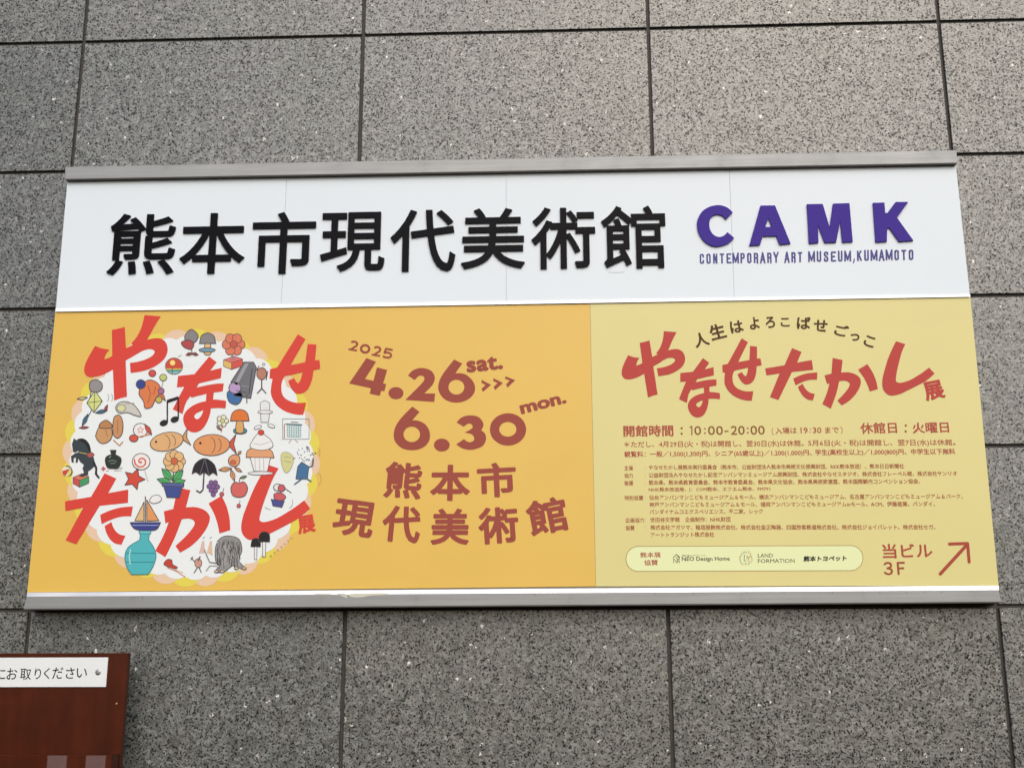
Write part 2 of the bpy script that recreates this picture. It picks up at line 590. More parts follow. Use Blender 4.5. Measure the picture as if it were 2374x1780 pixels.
YL = YP - 0.006
def kanji(ch, x0, x1, yt, yb0, yb1, bold=0.0125):
    vs, fs, be, f = text_map(ch, (x0, yb0), (x1, yb1), (yb0 + yb1) / 2 - yt, YL, 1.0, bold, None, 6)
    pieces = [([f(*v) for v in vs], fs, be)]
    used = set()
    for a, b in be:
        (ax, ay), (bx, by) = vs[a], vs[b]
        d = math.hypot(bx - ax, by - ay)
        if d < 1e-6:
            continue
        # mitred strip: run a little past both ends so that corners stay square
        ex, ey = (bx - ax) / d, (by - ay) / d
        nx, ny = -ey * bold, ex * bold
        k = bold * (0.9 if d > 0.035 else 0.15)
        off = Vector((0, random.random() * 6e-5 + 2e-6, 0))
        q = [(ax - ex * k + nx, ay - ey * k + ny), (bx + ex * k + nx, by + ey * k + ny), (bx + ex * k - nx, by + ey * k - ny), (ax - ex * k - nx, ay - ey * k - ny)]
        pieces.append(([f(*p) + off for p in q], [(0, 1, 2, 3)], [(0, 1), (1, 2), (2, 3), (3, 0)]))
    raised("raised_character", pieces, YL, YP + 0.001, M_BLACK)
def z6(x, y): return (120 + x / 2.048, 340 + y / 2.048)
def z7(x, y): return (1180 + x / 2.048, 340 + y / 2.048)
for ch, z, x0, x1, yt, yb in (("熊", z6, 258, 575, 320, 605), ("本", z6, 600, 908, 317, 601), ("市", z6, 942, 1245, 312, 601),
                              ("現", z6, 1270, 1577, 312, 590), ("代", z6, 1605, 1915, 300, 590), ("美", z6, 1943, 2246, 293, 577),
                              ("術", z7, 108, 413, 288, 578), ("館", z7, 443, 750, 282, 576)):
    a, b = z(x0, yb), z(x1, yb)
    sl = (b[0] - a[0]) * 0.0155 / 2
    kanji(ch, a[0], b[0], z(0, yt)[1], a[1] + sl, a[1] - sl)

def raised_poly(name, zf_, pts, holes=()):
    loops = [smooth(pts)] + [smooth(h) for h in holes]
    P = [[at(*zf_(*q), YL) for q in lp] for lp in loops]
    tris = [tuple(t) for t in tessellate_polygon([[Vector((v.x, v.z, 0)) for v in lp] for lp in P])]
    rim, o = [], 0
    for lp in P:
        rim += [(o + i, o + (i + 1) % len(lp)) for i in range(len(lp))]
        o += len(lp)
    raised(name, [([v for lp in P for v in lp], tris, rim)], YL, YP + 0.001, M_PURPLE)
def zc(x, y): return (1600 + x / 7.9, 450 + y / 7.9)
def zk(x, y): return (1860 + x / 7.9, 450 + y / 7.9)
S = 1
raised_poly("raised_letter", zc, [(778, 335), (700, 260, S), (600, 215, S), (490, 203, S), (350, 235, S), (220, 320, S), (140, 460, S), (130, 590, S), (170, 740, S),
            (280, 880, S), (420, 950, S), (520, 955, S), (660, 920, S), (750, 860, S), (805, 800), (683, 697), (620, 760, S), (530, 785, S), (430, 745, S),
            (370, 660, S), (350, 560, S), (370, 450, S), (440, 385, S), (530, 375, S), (600, 405, S), (655, 462)])
raised_poly("raised_letter", zc, [(1290, 210), (1555, 208), (1840, 905), (1640, 922), (1580, 765), (1330, 770), (1280, 932), (1085, 940)],
            [[(1435, 440), (1495, 600), (1375, 605)]])
raised_poly("raised_letter", zk, [(85, 185), (375, 180), (503, 612), (565, 175), (865, 165), (925, 872), (735, 880), (695, 495), (622, 880), (412, 888), (285, 555), (298, 888), (125, 902)])
raised_poly("raised_letter", zk, [(1295, 160), (1505, 155), (1520, 345), (1560, 345), (1710, 145), (1940, 143), (1735, 430), (2035, 850), (1775, 868), (1600, 620), (1555, 625), (1550, 865), (1345, 878)])

cap = Ink(YP - 0.0004)
CAPC = (84, 80, 146)
# narrow block capitals drawn as strokes, in a box one unit high and W wide
W_, T_ = 0.43, 0.16
a_, b_ = T_ / 2, W_ - T_ / 2
q_ = 0.07
_o = [(a_, a_ + q_), (a_ + q_, a_), (b_ - q_, a_), (b_, a_ + q_), (b_, 1 - a_ - q_), (b_ - q_, 1 - a_), (a_ + q_, 1 - a_), (a_, 1 - a_ - q_)]
LET = {
    "C": [[(b_, .32), (b_, a_ + q_), (b_ - q_, a_), (a_ + q_, a_), (a_, a_ + q_), (a_, 1 - a_ - q_), (a_ + q_, 1 - a_), (b_ - q_, 1 - a_), (b_, 1 - a_ - q_), (b_, .68)]],
    "O": [_o + [_o[0]]],
    "N": [[(a_, 0), (a_, 1)], [(b_, 0), (b_, 1)], [(a_, 0), (b_, 1)]],
    "T": [[(0, a_), (W_, a_)], [(W_ / 2, 0), (W_ / 2, 1)]],
    "E": [[(W_, a_), (a_, a_), (a_, 1 - a_), (W_, 1 - a_)], [(a_, .5), (W_ * .9, .5)]],
    "M": [[(0, 0), (0, 1)], [(W_ + .06, 0), (W_ + .06, 1)], [(0, 0), (W_ / 2 + .03, .85), (W_ + .06, 0)]],
    "P": [[(a_, 0), (a_, 1)], [(a_, a_), (b_ - q_, a_), (b_, a_ + q_), (b_, .42), (b_ - q_, .5), (a_, .5)]],
    "R": [[(a_, 0), (a_, 1)], [(a_, a_), (b_ - q_, a_), (b_, a_ + q_), (b_, .42), (b_ - q_, .49), (a_, .49)], [(b_ - q_, .49), (b_, .58), (b_, 1)]],
    "A": [[(0.02, 1), (W_ / 2, 0), (W_ - .02, 1)], [(.08, .68), (W_ - .08, .68)]],
    "Y": [[(0.02, 0), (W_ / 2, .52), (W_ - .02, 0)], [(W_ / 2, .5), (W_ / 2, 1)]],
    "U": [[(a_, 0), (a_, 1 - a_ - q_), (a_ + q_, 1 - a_), (b_ - q_, 1 - a_), (b_, 1 - a_ - q_), (b_, 0)]],
    "S": [[(b_, .28), (b_, a_ + q_), (b_ - q_, a_), (a_ + q_, a_), (a_, a_ + q_), (a_, .34), (b_, .62), (b_, 1 - a_ - q_), (b_ - q_, 1 - a_), (a_ + q_, 1 - a_), (a_, 1 - a_ - q_), (a_, .70)]],
    "K": [[(a_, 0), (a_, 1)], [(b_ + .03, 0), (a_, .56)], [(W_ * .42, .42), (b_ + .04, 1)]],
}
def cap_txt(word, p0, p1, h):
    n = len(word)
    gap = 0.225 * h
    tot = sum((W_ + (.06 if c == "M" else 0)) * h for c in word) + gap * (n - 1)
    L = math.hypot(p1[0] - p0[0], p1[1] - p0[1])
    k = L / tot
    dx, dy = (p1[0] - p0[0]) / L, (p1[1] - p0[1]) / L
    x = 0.0
    for c in word:
        for st in LET[c]:
            y = [((px_ * h * k) + x, (1 - py_) * h) for px_, py_ in st]
            cap.line([(p0[0] + dx * u + dy * v, p0[1] + dy * u - dx * v) for u, v in y], T_ * h, CAPC, cap=len(st) > 2)
        x += ((W_ + (.06 if c == "M" else 0)) * h + gap) * k
cap_txt("CONTEMPORARY", zc(176, 1280), zc(1616, 1254), 23.4)
cap_txt("ART", zc(1735, 1250), zc(2055, 1245), 23.4)
cap_txt("MUSEUM", zk(124, 1242), zk(882, 1230), 23.4)
cap_txt("KUMAMOTO", zk(1004, 1222), zk(2038, 1202), 23.4)
cap.line([zk(952, 1190), zk(950, 1218), zk(935, 1255)], 2.6, CAPC)
cap.build("caption_lettering", sign)
# a faint scrape under the last character
sc_ = Ink(YP - 0.0004)
sc_.line([z7(470, 596), z7(510, 598), z7(548, 596)], 0.9, (168, 170, 172))
sc_.build("scrape_mark", sign)

sm_ = Ink(YR - 0.0003)
top = [(728, 1376.4), (760, 1376.0), (768, 1378.2), (742, 1378.6)]
sm_.sm([(p[0], p[1], 1) for p in top], (206, 206, 196))
sm_.sm([(x, y, 1) for x, y in ((782, 1376.0), (800, 1376.2), (806, 1385), (797, 1383), (788, 1379))], (204, 204, 192))
sm_.sm([(x, y, 1) for x, y in ((812, 1376.5), (850, 1375.0), (892, 1374.6), (896, 1378), (860, 1380), (836, 1384), (814, 1383))], (214, 212, 196))
sm_.build("paint_smear", sign)
for x in (1520, 1608, 1930, 2040, 2102, 2145, 2184, 420, 1240, 330):
    sm_ = Ink(YR - 0.0003)
    y = 1383.0 + (1367.5 - 1383.0) * (x - 61) / 2255 + 1.4
    ln = wear_rng.uniform(2, 6)
    sm_.line([(x, y), (x + wear_rng.uniform(-1, 1), y + ln)], 1.1, (104, 102, 98))
    sm_.build("scratch_mark", sign)

# ------------------------------------------------------------------ left poster (orange)
def za_(x, y): return (60 + x / 2.44, 700 + y / 2.44)
def z2(x, y): return (720 + x / 2.44, 700 + y / 2.44)
Y1 = YP - 0.001
lp = thing("exhibition_poster", "orange exhibition poster with red brush lettering over a white disc of pictures", "poster", at(700, 1372, Y1))
fr = quad_px([(128.4, 722.8), (1367.6, 705.0), (1381.0, 1358.6), (63.0, 1372.6)], Y1)
V, F = hexa(fr, YB + 0.0005)
mesh_ob("poster_sheet", V, F, M_PAPER, lp, sum(fr, Vector()) / 4)

disc = Ink(Y1 - 0.0002)
cxp, cyp = 443.5, 1061.0
YEL, PNK, WHT = (232, 218, 92), (234, 205, 176), (238, 245, 248)
for i in range(36):
    t = math.radians(i * 10 + 3)
    disc.poly(ell(cxp + 262 * math.cos(t), cyp + 262 * math.sin(t), 37), YEL if i % 2 else PNK)
disc.poly(ell(cxp, cyp, 268, n=90), WHT)
for i in range(36):
    t = math.radians(i * 10 + 8)
    disc.poly(ell(cxp + 247 * math.cos(t), cyp + 247 * math.sin(t), 36), WHT)
disc.build("scalloped_disc", lp)

# plain stand-in pictures, each of about the size and colours of the printed figure
LINE = (78, 74, 78)
def pic(fn, label=None):
    k = Ink(Y1 - 0.0016, za_)
    fn(k)
    k.build("printed_picture", lp, label=label)
def outl(k, pts, col, w=4.5, lc=LINE):
    k.poly(pts, col)
    k.line(pts, w, lc, closed=True)
def blob(pts):
    return smooth([(x, y, 1) for x, y in pts])
def flower(k, cx, cy, r, pet, mid, n=5, rot=0):
    for i in range(n):
        t = math.radians(rot + i * 360 / n)
        outl(k, ell(cx + math.cos(t) * r * .6, cy + math.sin(t) * r * .6, r * .42, n=14), pet, 3.5)
    outl(k, ell(cx, cy, r * .33, n=14), mid, 3)
def leaf(k, x0, y0, x1, y1, w, col):
    mx, my = (x0 + x1) / 2, (y0 + y1) / 2
    d = math.hypot(x1 - x0, y1 - y0)
    nx, ny = -(y1 - y0) / d * w / 2, (x1 - x0) / d * w / 2
    outl(k, smooth([(x0, y0), (mx + nx, my + ny, 1), (x1, y1), (mx - nx, my - ny, 1)]), col, 3.5)
    k.line([(x0, y0), (x1, y1)], 2.5, LINE)
def fish(k, cx, cy, L, H, rot, body, tail):
    r = math.radians(rot)
    def T(p): return [(cx + x * math.cos(r) - y * math.sin(r), cy + x * math.sin(r) + y * math.cos(r)) for x, y in p]
    outl(k, T([(L * .3, 0), (L * .5, -H * .42), (L * .44, 0), (L * .5, H * .42)]), tail)
    outl(k, T(ell(-L * .07, 0, L * .42, H * .46, n=26)), body)
    k.line(T(ell(-L * .12, 0, L * .13, H * .36, a0=-70, a1=70, n=8)), 3.5, LINE)
    k.line(T(ell(L * .05, 0, L * .1, H * .3, a0=-70, a1=70, n=8)), 3.5, LINE)
    k.poly(T(ell(-L * .33, -H * .1, L * .03, n=10)), (40, 38, 40))
def star(cx, cy, r, q=0.48, n=5, rot=-90):
    return [(cx + math.cos(math.radians(rot + i * 180 / n)) * (r if i % 2 == 0 else r * q),
             cy + math.sin(math.radians(rot + i * 180 / n)) * (r if i % 2 == 0 else r * q)) for i in range(2 * n)]
def mush(k, cx, cy, w, h, capc, stem, dots=None):
    outl(k, smooth([(cx - w * .16, cy - h * .05), (cx - w * .2, cy + h * .48, 1), (cx + w * .2, cy + h * .48, 1), (cx + w * .16, cy - h * .05)]), stem)
    outl(k, smooth([(cx - w * .5, cy), (cx - w * .38, cy - h * .36, 1), (cx, cy - h * .5, 1), (cx + w * .38, cy - h * .36, 1), (cx + w * .5, cy)]), capc)
    if dots:
        for dx, dy in ((-.2, -.2), (.1, -.32), (.25, -.12)):
            k.poly(ell(cx + w * dx, cy + h * dy, w * .06, n=10), dots)
def cube(k, x, y, w, h, a, b, c):
    p = [(x, y + h * .28), (x + w * .42, y + h * .5), (x + w, y + h * .22), (x + w * .56, y)]
    outl(k, p, a, 3)
    outl(k, [p[0], p[1], (x + w * .42, y + h), (x, y + h * .74)], b, 3)
    outl(k, [p[1], p[2], (x + w, y + h * .7), (x + w * .42, y + h)], c, 3)

ORG, TAN, RED, GRY, TEAL, NAVY, BLK, GRN, PUR, PINKR = (222, 132, 82), (224, 176, 122), (216, 92, 78), (138, 136, 138), (84, 186, 194), (66, 74, 140), (44, 42, 46), (86, 176, 112), (134, 96, 156), (204, 112, 112)

pic(lambda k: (k.line([(935, 215), (940, 300)], 6, (120, 120, 90)), leaf(k, 940, 290, 905, 300, 18, (170, 70, 70)), leaf(k, 940, 290, 975, 300, 18, (170, 70, 70)),
               outl(k, blob([(900, 190), (935, 155), (972, 185), (965, 220), (935, 235), (905, 222)]), GRY), outl(k, blob([(880, 228), (920, 215), (950, 235), (935, 268), (895, 255)]), (178, 82, 84))))
pic(lambda k: (mush(k, 1028, 235, 92, 120, GRY, (226, 190, 140)), outl(k, ell(1025, 272, 46, 12, n=18), (120, 160, 178))))
pic(lambda k: (k.line([(1172, 300), (1160, 312), (1184, 320), (1160, 328)], 5, GRY), flower(k, 1175, 240, 64, (222, 128, 100), (200, 96, 80), 6)))
pic(lambda k: (cube(k, 1118, 306, 108, 76, (226, 120, 118), (226, 190, 110), (214, 92, 84))))
def sunset(k):
    k.poly(ell(838, 362, 49, 46), (206, 84, 66))
    k.poly([p for p in ell(838, 362, 49, 46, n=40) if p[1] > 372], (222, 196, 96))
    k.poly([p for p in ell(838, 362, 49, 46, n=40) if p[1] > 382], (90, 160, 142))
    k.poly([p for p in ell(838, 362, 49, 46, n=40) if p[1] > 392], (150, 196, 204))
    k.poly(ell(830, 344, 15), (250, 226, 140))
    k.line([(828, 368), (828, 402)], 4, (70, 80, 90))
    k.line(ell(838, 362, 49, 46, n=30), 3.5, (110, 110, 120), closed=True)
    k.line([(862, 310), (880, 300)], 3, GRY)
pic(sunset)
def balls(k):
    outl(k, ell(715, 403, 20, 19), (214, 84, 80), 4)
    outl(k, blob([(668, 455), (705, 440), (748, 462), (765, 505), (735, 545), (712, 592), (675, 600), (665, 560), (640, 520), (650, 480)]), (222, 130, 84))
    k.line([(690, 470), (705, 520), (690, 570)], 3.5, (150, 84, 60))
    k.line([(735, 480), (722, 520)], 3.5, (150, 84, 60))
    leaf(k, 748, 500, 790, 560, 22, (222, 130, 84))
    outl(k, ell(650, 465, 26, 26), (62, 76, 148), 4)
    outl(k, ell(777, 427, 20, 19), (196, 208, 128), 4)
    k.line([(775, 448), (768, 490)], 4, (150, 150, 120))
    outl(k, ell(765, 503, 17), (170, 110, 150), 4)
    outl(k, ell(752, 553, 18), (198, 186, 96), 4)
pic(balls)
def kite(k):
    k.line([(372, 480), (360, 560), (372, 610), (330, 690)], 5, (84, 112, 140))
    outl(k, [(390, 500), (432, 560), (385, 625), (345, 570)], (214, 224, 140))
    k.line([(390, 500), (385, 625)], 3.5, LINE); k.line([(345, 570), (432, 560)], 3.5, LINE)
    outl(k, blob([(362, 455), (395, 438), (430, 460), (428, 495), (400, 510), (365, 500)]), (150, 148, 150))
    leaf(k, 392, 628, 462, 612, 22, (70, 116, 146)); leaf(k, 352, 632, 318, 702, 22, (70, 116, 146))
    leaf(k, 445, 620, 462, 580, 16, (196, 74, 84)); leaf(k, 300, 712, 356, 708, 14, (196, 74, 84))
    leaf(k, 350, 540, 290, 548, 16, (232, 222, 170))
    for d in (0, 22): k.line(ell(455 + d, 540, 14, 22, a0=-60, a1=60, n=6), 2.5, GRY)
pic(kite)
pic(lambda k: (outl(k, blob([(508, 600), (530, 568), (575, 565), (620, 590), (652, 645), (615, 640), (575, 625), (530, 628)]), (206, 206, 200)), k.line([(560, 575), (612, 572)], 5, (170, 170, 150)),
               outl(k, ell(540, 600, 24, 20, n=18), (220, 222, 170), 3)))
def bird(k):
    k.line([(800, 560), (800, 680)], 8, BLK); k.line([(862, 540), (862, 660)], 8, BLK); k.line([(800, 562), (862, 542)], 18, BLK, cap=False)
    k.poly(ell(780, 684, 24, 17, -20), BLK); k.poly(ell(842, 664, 24, 17, -20), BLK)
pic(bird)
def piano(k):
    outl(k, [(1160, 452), (1232, 340), (1288, 340), (1304, 372), (1272, 545), (1180, 530)], (116, 118, 124))
    k.poly([(1238, 350), (1262, 345), (1196, 470), (1178, 462)], (160, 162, 168))
    k.line([(1205, 470), (1262, 480)], 4, (150, 152, 158)); k.line([(1190, 500), (1250, 512)], 4, (80, 82, 88))
    k.line([(1250, 520), (1250, 570)], 6, (90, 92, 98)); k.line([(1280, 380), (1262, 520)], 5, (70, 72, 78))
pic(piano)
pic(lambda k: (outl(k, blob([(1140, 510), (1185, 500), (1222, 520), (1215, 562), (1185, 580), (1148, 560)]), (70, 116, 170)), outl(k, ell(1182, 486, 34, 32), (188, 160, 204))))
pic(lambda k: (k.line([(1334, 440), (1334, 490), (1310, 515)], 7, (92, 84, 86)), k.line([(1334, 488), (1358, 516)], 7, (92, 84, 86)), outl(k, ell(1334, 405, 28, 34), (186, 132, 112)),
               k.line([(1306, 385), (1318, 362)], 5, (92, 84, 86)), k.line([(1360, 440), (1368, 392)], 5, (92, 84, 86)), outl(k, ell(1345, 352, 8, 7, n=10), (226, 230, 232), 3)))
pic(lambda k: (flower(k, 1112, 672, 34, (232, 232, 206), (214, 216, 150), 5), k.line([(1112, 695), (1105, 735)], 5, (188, 110, 90)), leaf(k, 1105, 725, 1078, 700, 14, (190, 120, 100))))
pic(lambda k: (outl(k, ell(1212, 728, 38, 18, n=20), (66, 150, 170)), mush(k, 1210, 672, 106, 130, (224, 124, 62), (222, 172, 110))))
pic(lambda k: (outl(k, [(1326, 570), (1352, 556), (1380, 572), (1378, 620), (1326, 620)], (232, 236, 238), 3), outl(k, ell(1354, 622, 42, 10, n=18), (232, 236, 238), 3),
               outl(k, [(1328, 632), (1378, 632), (1372, 680), (1330, 680)], (232, 236, 238), 3), outl(k, ell(1312, 708, 22, 10, -20, n=16), (232, 236, 238), 3), outl(k, ell(1388, 700, 22, 10, 20, n=16), (232, 236, 238), 3)))
def board(k):
    k.line([(1452, 660), (1602, 662), (1602, 775), (1452, 775)], 3, (120, 150, 150), closed=True)
    k.poly([(1478, 696), (1555, 698), (1555, 762), (1478, 762)], (228, 238, 238))
    for i in range(7): k.line([(1478 + i * 12.8, 698), (1478 + i * 12.8, 762)], 2.6, (70, 150, 160))
    for i in range(6): k.line([(1478, 700 + i * 12.2), (1555, 700 + i * 12.2)], 2.6, (70, 150, 160))
    k.line([(1472, 690), (1560, 694)], 7, (90, 110, 120))
    k.line([(1462, 690), (1462, 768)], 6, (190, 130, 120))
    k.line([(1500, 678), (1540, 680)], 4, GRY); k.line([(1500, 780), (1488, 795)], 4, (190, 150, 140)); k.line([(1525, 780), (1538, 792)], 4, (190, 150, 140))
pic(board)
def acorns(k):
    outl(k, blob([(395, 760), (420, 700), (462, 690), (488, 730), (478, 780), (430, 800)]), (206, 158, 110))
    outl(k, blob([(418, 690), (452, 668), (485, 690), (480, 712), (420, 712)]), (188, 136, 90))
    outl(k, blob([(492, 700), (500, 650), (530, 640), (548, 680), (545, 740), (520, 770), (495, 750)]), (204, 148, 104))
    k.line([(495, 780), (530, 812), (548, 790)], 6, (190, 140, 96))
    k.line([(450, 720), (462, 760)], 3, (130, 96, 70)); k.line([(520, 670), (518, 740)], 3, (130, 96, 70))
pic(acorns)
pic(lambda k: (outl(k, ell(648, 724, 40, 38), (238, 240, 240)), leaf(k, 672, 690, 712, 752, 26, RED), outl(k, ell(610, 770, 24, 20), RED), k.line([(636, 762), (700, 748)], 6, (224, 150, 110)), k.line(star(648, 724, 18), 3, RED, closed=True)))
pic(lambda k: fish(k, 812, 786, 226, 112, -8 + 180 + 176, (226, 180, 128), (214, 160, 112)))
pic(lambda k: fish(k, 1068, 808, 244, 130, 172 + 186, (226, 158, 106), (212, 92, 76)))
def teapot(k):
    outl(k, [(1268, 876), (1384, 880), (1366, 958), (1290, 956)], (240, 241, 242), 3.5)
    for x in (1296, 1320, 1344): k.line([(x, 884), (x + 2, 950)], 3, (170, 172, 176))
    outl(k, smooth([(1246, 878), (1256, 838, 1), (1320, 818, 1), (1386, 838, 1), (1404, 880)]), (226, 166, 122), 4)
    outl(k, blob([(1270, 822), (1284, 780), (1310, 745), (1330, 736), (1352, 752), (1384, 778), (1396, 818), (1340, 838)]), (240, 241, 242), 3.5)
    k.line([(1288, 800), (1330, 808), (1380, 790)], 3, (176, 178, 182))
    outl(k, ell(1330, 738, 17, 16, n=16), (214, 74, 64), 3)
    outl(k, ell(1328, 968, 72, 10, n=20), (232, 234, 236), 3)
pic(teapot)
def horse(k):
    outl(k, [(268, 845), (262, 805), (272, 772), (284, 782), (322, 772), (355, 800), (366, 850), (384, 885), (390, 925), (368, 945), (350, 958), (352, 975), (320, 988), (300, 984), (330, 966), (322, 940), (330, 920), (310, 905),
             (296, 880), (292, 905), (283, 908), (284, 875), (268, 885), (270, 905), (260, 905), (256, 872), (280, 856), (300, 850), (296, 838), (280, 850)], (62, 72, 78), 3)
    k.poly(blob([(292, 776), (330, 774), (360, 806), (368, 858), (350, 830), (332, 800)]), BLK)
    k.line([(384, 905), (398, 940), (396, 972), (412, 992)], 12, BLK); k.line([(304, 850), (350, 860)], 5, (180, 176, 100)); outl(k, blob([(345, 862), (372, 850), (386, 866), (360, 880)]), (180, 92, 92), 3)
pic(horse)
pic(lambda k: cube(k, 266, 970, 90, 76, (222, 128, 100), (206, 86, 84), (74, 158, 106)))
def beach(k):
    k.poly(ell(232, 957, 29), (232, 232, 210))
    k.poly([(208, 972), (206, 955), (250, 942), (222, 985)], (206, 78, 60))
    k.poly([(250, 942), (262, 960), (250, 982), (228, 986)], (220, 214, 120))
    k.line(ell(232, 957, 29, a0=-100, a1=60, n=12), 6, (70, 80, 70))
pic(beach)
def vase(k):
    outl(k, smooth([(478, 838), (510, 838), (506, 862), (535, 880, 1), (538, 905, 1), (522, 938, 1), (492, 942, 1), (462, 936, 1), (449, 900, 1), (456, 874, 1), (484, 862)]), (48, 58, 54))
    k.line([(468, 900), (490, 894), (512, 902)], 5, (120, 132, 118)); k.line([(478, 912), (505, 912)], 4, (130, 140, 126)); k.line([(472, 880), (480, 872)], 5, (150, 160, 156))
    k.line([(505, 945), (545, 938)], 3, (110, 112, 114)); k.line([(500, 954), (540, 952)], 2.5, (190, 150, 156))
    k.poly(star(438, 942, 15, 0.6, 4), (200, 104, 122)); k.line([(455, 955), (470, 950)], 3, (190, 120, 110))
pic(vase)
def starf(k):
    k.line([(668, 940), (690, 1010)], 7, (214, 210, 206))
    outl(k, ell(652, 902, 50, 46), (240, 238, 236)); k.line([(652 + t * 3.1 * math.cos(t * .75), 902 + t * 3.0 * math.sin(t * .75)) for t in range(0, 14)], 8, RED)
    outl(k, star(612, 1000, 62, 0.5, 5, -70), (212, 82, 66))
pic(starf)
def plant(k):
    k.line([(838, 905), (830, 1040)], 8, (96, 130, 80))
    flower(k, 840, 900, 62, (230, 188, 132), (206, 108, 72), 8)
    for x0, y0, x1, y1 in ((832, 1010, 768, 940), (832, 1015, 890, 950), (830, 1030, 742, 1000), (830, 1030, 902, 1008)): leaf(k, x0, y0, x1, y1, 40, (82, 178, 106))
    outl(k, [(778, 1034), (886, 1038), (868, 1106), (798, 1104)], (70, 84, 150)); outl(k, [(770, 1022), (894, 1026), (892, 1044), (772, 1040)], (92, 106, 168))
pic(plant)
def butterfly(k):
    k.line([(1010, 930), (1002, 1060), (985, 1078), (966, 1066)], 8, (66, 64, 72))
    outl(k, smooth([(940, 972), (958, 915, 1), (1012, 884, 1), (1066, 920, 1), (1082, 980), (1058, 966, 1), (1036, 982), (1010, 964, 1), (984, 978), (962, 962, 1)]), (46, 44, 52))
    k.line([(1012, 884), (984, 976)], 3, (120, 118, 128)); k.line([(1012, 884), (1036, 980)], 3, (120, 118, 128))
    for x, y in ((1048, 1020), (1072, 1020), (1036, 1042), (1060, 1042), (1084, 1044), (1048, 1064), (1072, 1066), (1060, 1088)): outl(k, ell(x, y, 13, n=14), PUR, 3)
pic(butterfly)
pic(lambda k: (leaf(k, 1200, 862, 1218, 842, 16, (224, 168, 122)), outl(k, blob([(1150, 880), (1180, 862), (1208, 875), (1205, 915), (1175, 930), (1148, 912)]), (226, 160, 114)), outl(k, ell(1172, 906, 16, 12, n=14), (214, 110, 78), 3), leaf(k, 1165, 940, 1090, 950, 26, (220, 160, 112)), leaf(k, 1160, 945, 1180, 1012, 26, (220, 160, 112)), leaf(k, 1180, 935, 1222, 960, 18, (220, 160, 112))))
pic(lambda k: (k.line([(1206, 1016), (1214, 990)], 5, (110, 90, 70)), leaf(k, 1212, 996, 1250, 984, 16, (110, 160, 96)), outl(k, blob([(1160, 1050), (1180, 1018), (1205, 1024), (1232, 1016), (1254, 1050), (1240, 1092), (1205, 1104), (1170, 1092)]), (214, 108, 104)),
               k.line([(1120, 1052), (1112, 1080)], 3, LINE), outl(k, ell(1108, 1086, 12, n=14), (206, 96, 104), 3), k.line([(1212, 1122), (1206, 1146)], 3, LINE), outl(k, ell(1204, 1152, 11, n=14), (206, 96, 104), 3)))
def salt(k):
    outl(k, blob([(1445, 860), (1480, 850), (1515, 880), (1500, 940), (1470, 965), (1448, 920)]), (214, 214, 150), 3, (150, 156, 140))
    k.line([(1462, 875), (1500, 880)], 3, (140, 150, 140)); k.line([(1462, 900), (1500, 905)], 3, (140, 150, 140))
    outl(k, [(1560, 905), (1600, 930), (1592, 1000), (1528, 1000), (1538, 930)], (72, 118, 164)); k.line([(1598, 935), (1622, 925), (1625, 885)], 8, (84, 110, 146))
    k.line([(1560, 1000), (1520, 1030)], 8, (80, 112, 140)); k.line([(1590, 1000), (1612, 1012)], 8, (90, 116, 110))
    rr = random.Random(3)
    for i in range(46):
        x = rr.uniform(1510, 1640); y = rr.uniform(815, 900)
        if y > 815 + abs(x - 1590) * .35: k.poly(ell(x, y, 3.4, n=6), (96, 100, 110))
pic(salt)
pic(lambda k: (outl(k, [(1388, 1115), (1462, 1125), (1448, 1160), (1398, 1152)], (80, 84, 150)), outl(k, blob([(1405, 1085), (1440, 1078), (1470, 1100), (1450, 1122), (1410, 1115)]), (208, 98, 106)), outl(k, ell(1425, 1048, 24, 20, n=18), (232, 234, 236)), outl(k, ell(1446, 1052, 20, 20, n=18), (206, 96, 110)),
               k.line([(1468, 1055), (1500, 1078)], 4, LINE), k.line(ell(1390, 1152, 40, 20, a0=100, a1=160, n=6), 2.5, GRY), k.line(ell(1470, 1130, 40, 40, a0=-20, a1=60, n=6), 2.5, GRY)))
def boat(k):
    k.line([(676, 1100), (676, 1250)], 6, (110, 96, 84))
    outl(k, blob([(700, 1122), (718, 1096), (750, 1092), (768, 1112), (752, 1132), (716, 1138)]), (240, 241, 242), 3.5)
    outl(k, [(684, 1118), (684, 1238), (752, 1236)], (228, 158, 102)); outl(k, [(668, 1130), (668, 1238), (616, 1236)], (226, 190, 140))
    outl(k, smooth([(590, 1246), (762, 1246), (740, 1284, 1), (700, 1292, 1), (640, 1290, 1), (608, 1276, 1)]), (66, 72, 146)); k.line([(604, 1262), (750, 1262)], 4, (160, 178, 214))
pic(boat)
def bottle(k):
    outl(k, smooth([(648, 1300), (700, 1300), (694, 1345), (722, 1385, 1), (736, 1440, 1), (716, 1502, 1), (690, 1540), (598, 1540), (572, 1500, 1), (560, 1440, 1), (580, 1385, 1), (644, 1345)]), TEAL, 4.5, (70, 130, 140))
    outl(k, [(640, 1292), (708, 1292), (706, 1310), (642, 1310)], (110, 204, 208), 4, (70, 130, 140))
    k.line([(568, 1420), (730, 1420)], 6, (60, 150, 160)); k.line([(566, 1470), (728, 1470)], 6, (60, 150, 160)); k.line([(592, 1400), (584, 1440), (590, 1480)], 7, (170, 226, 228))
pic(bottle)
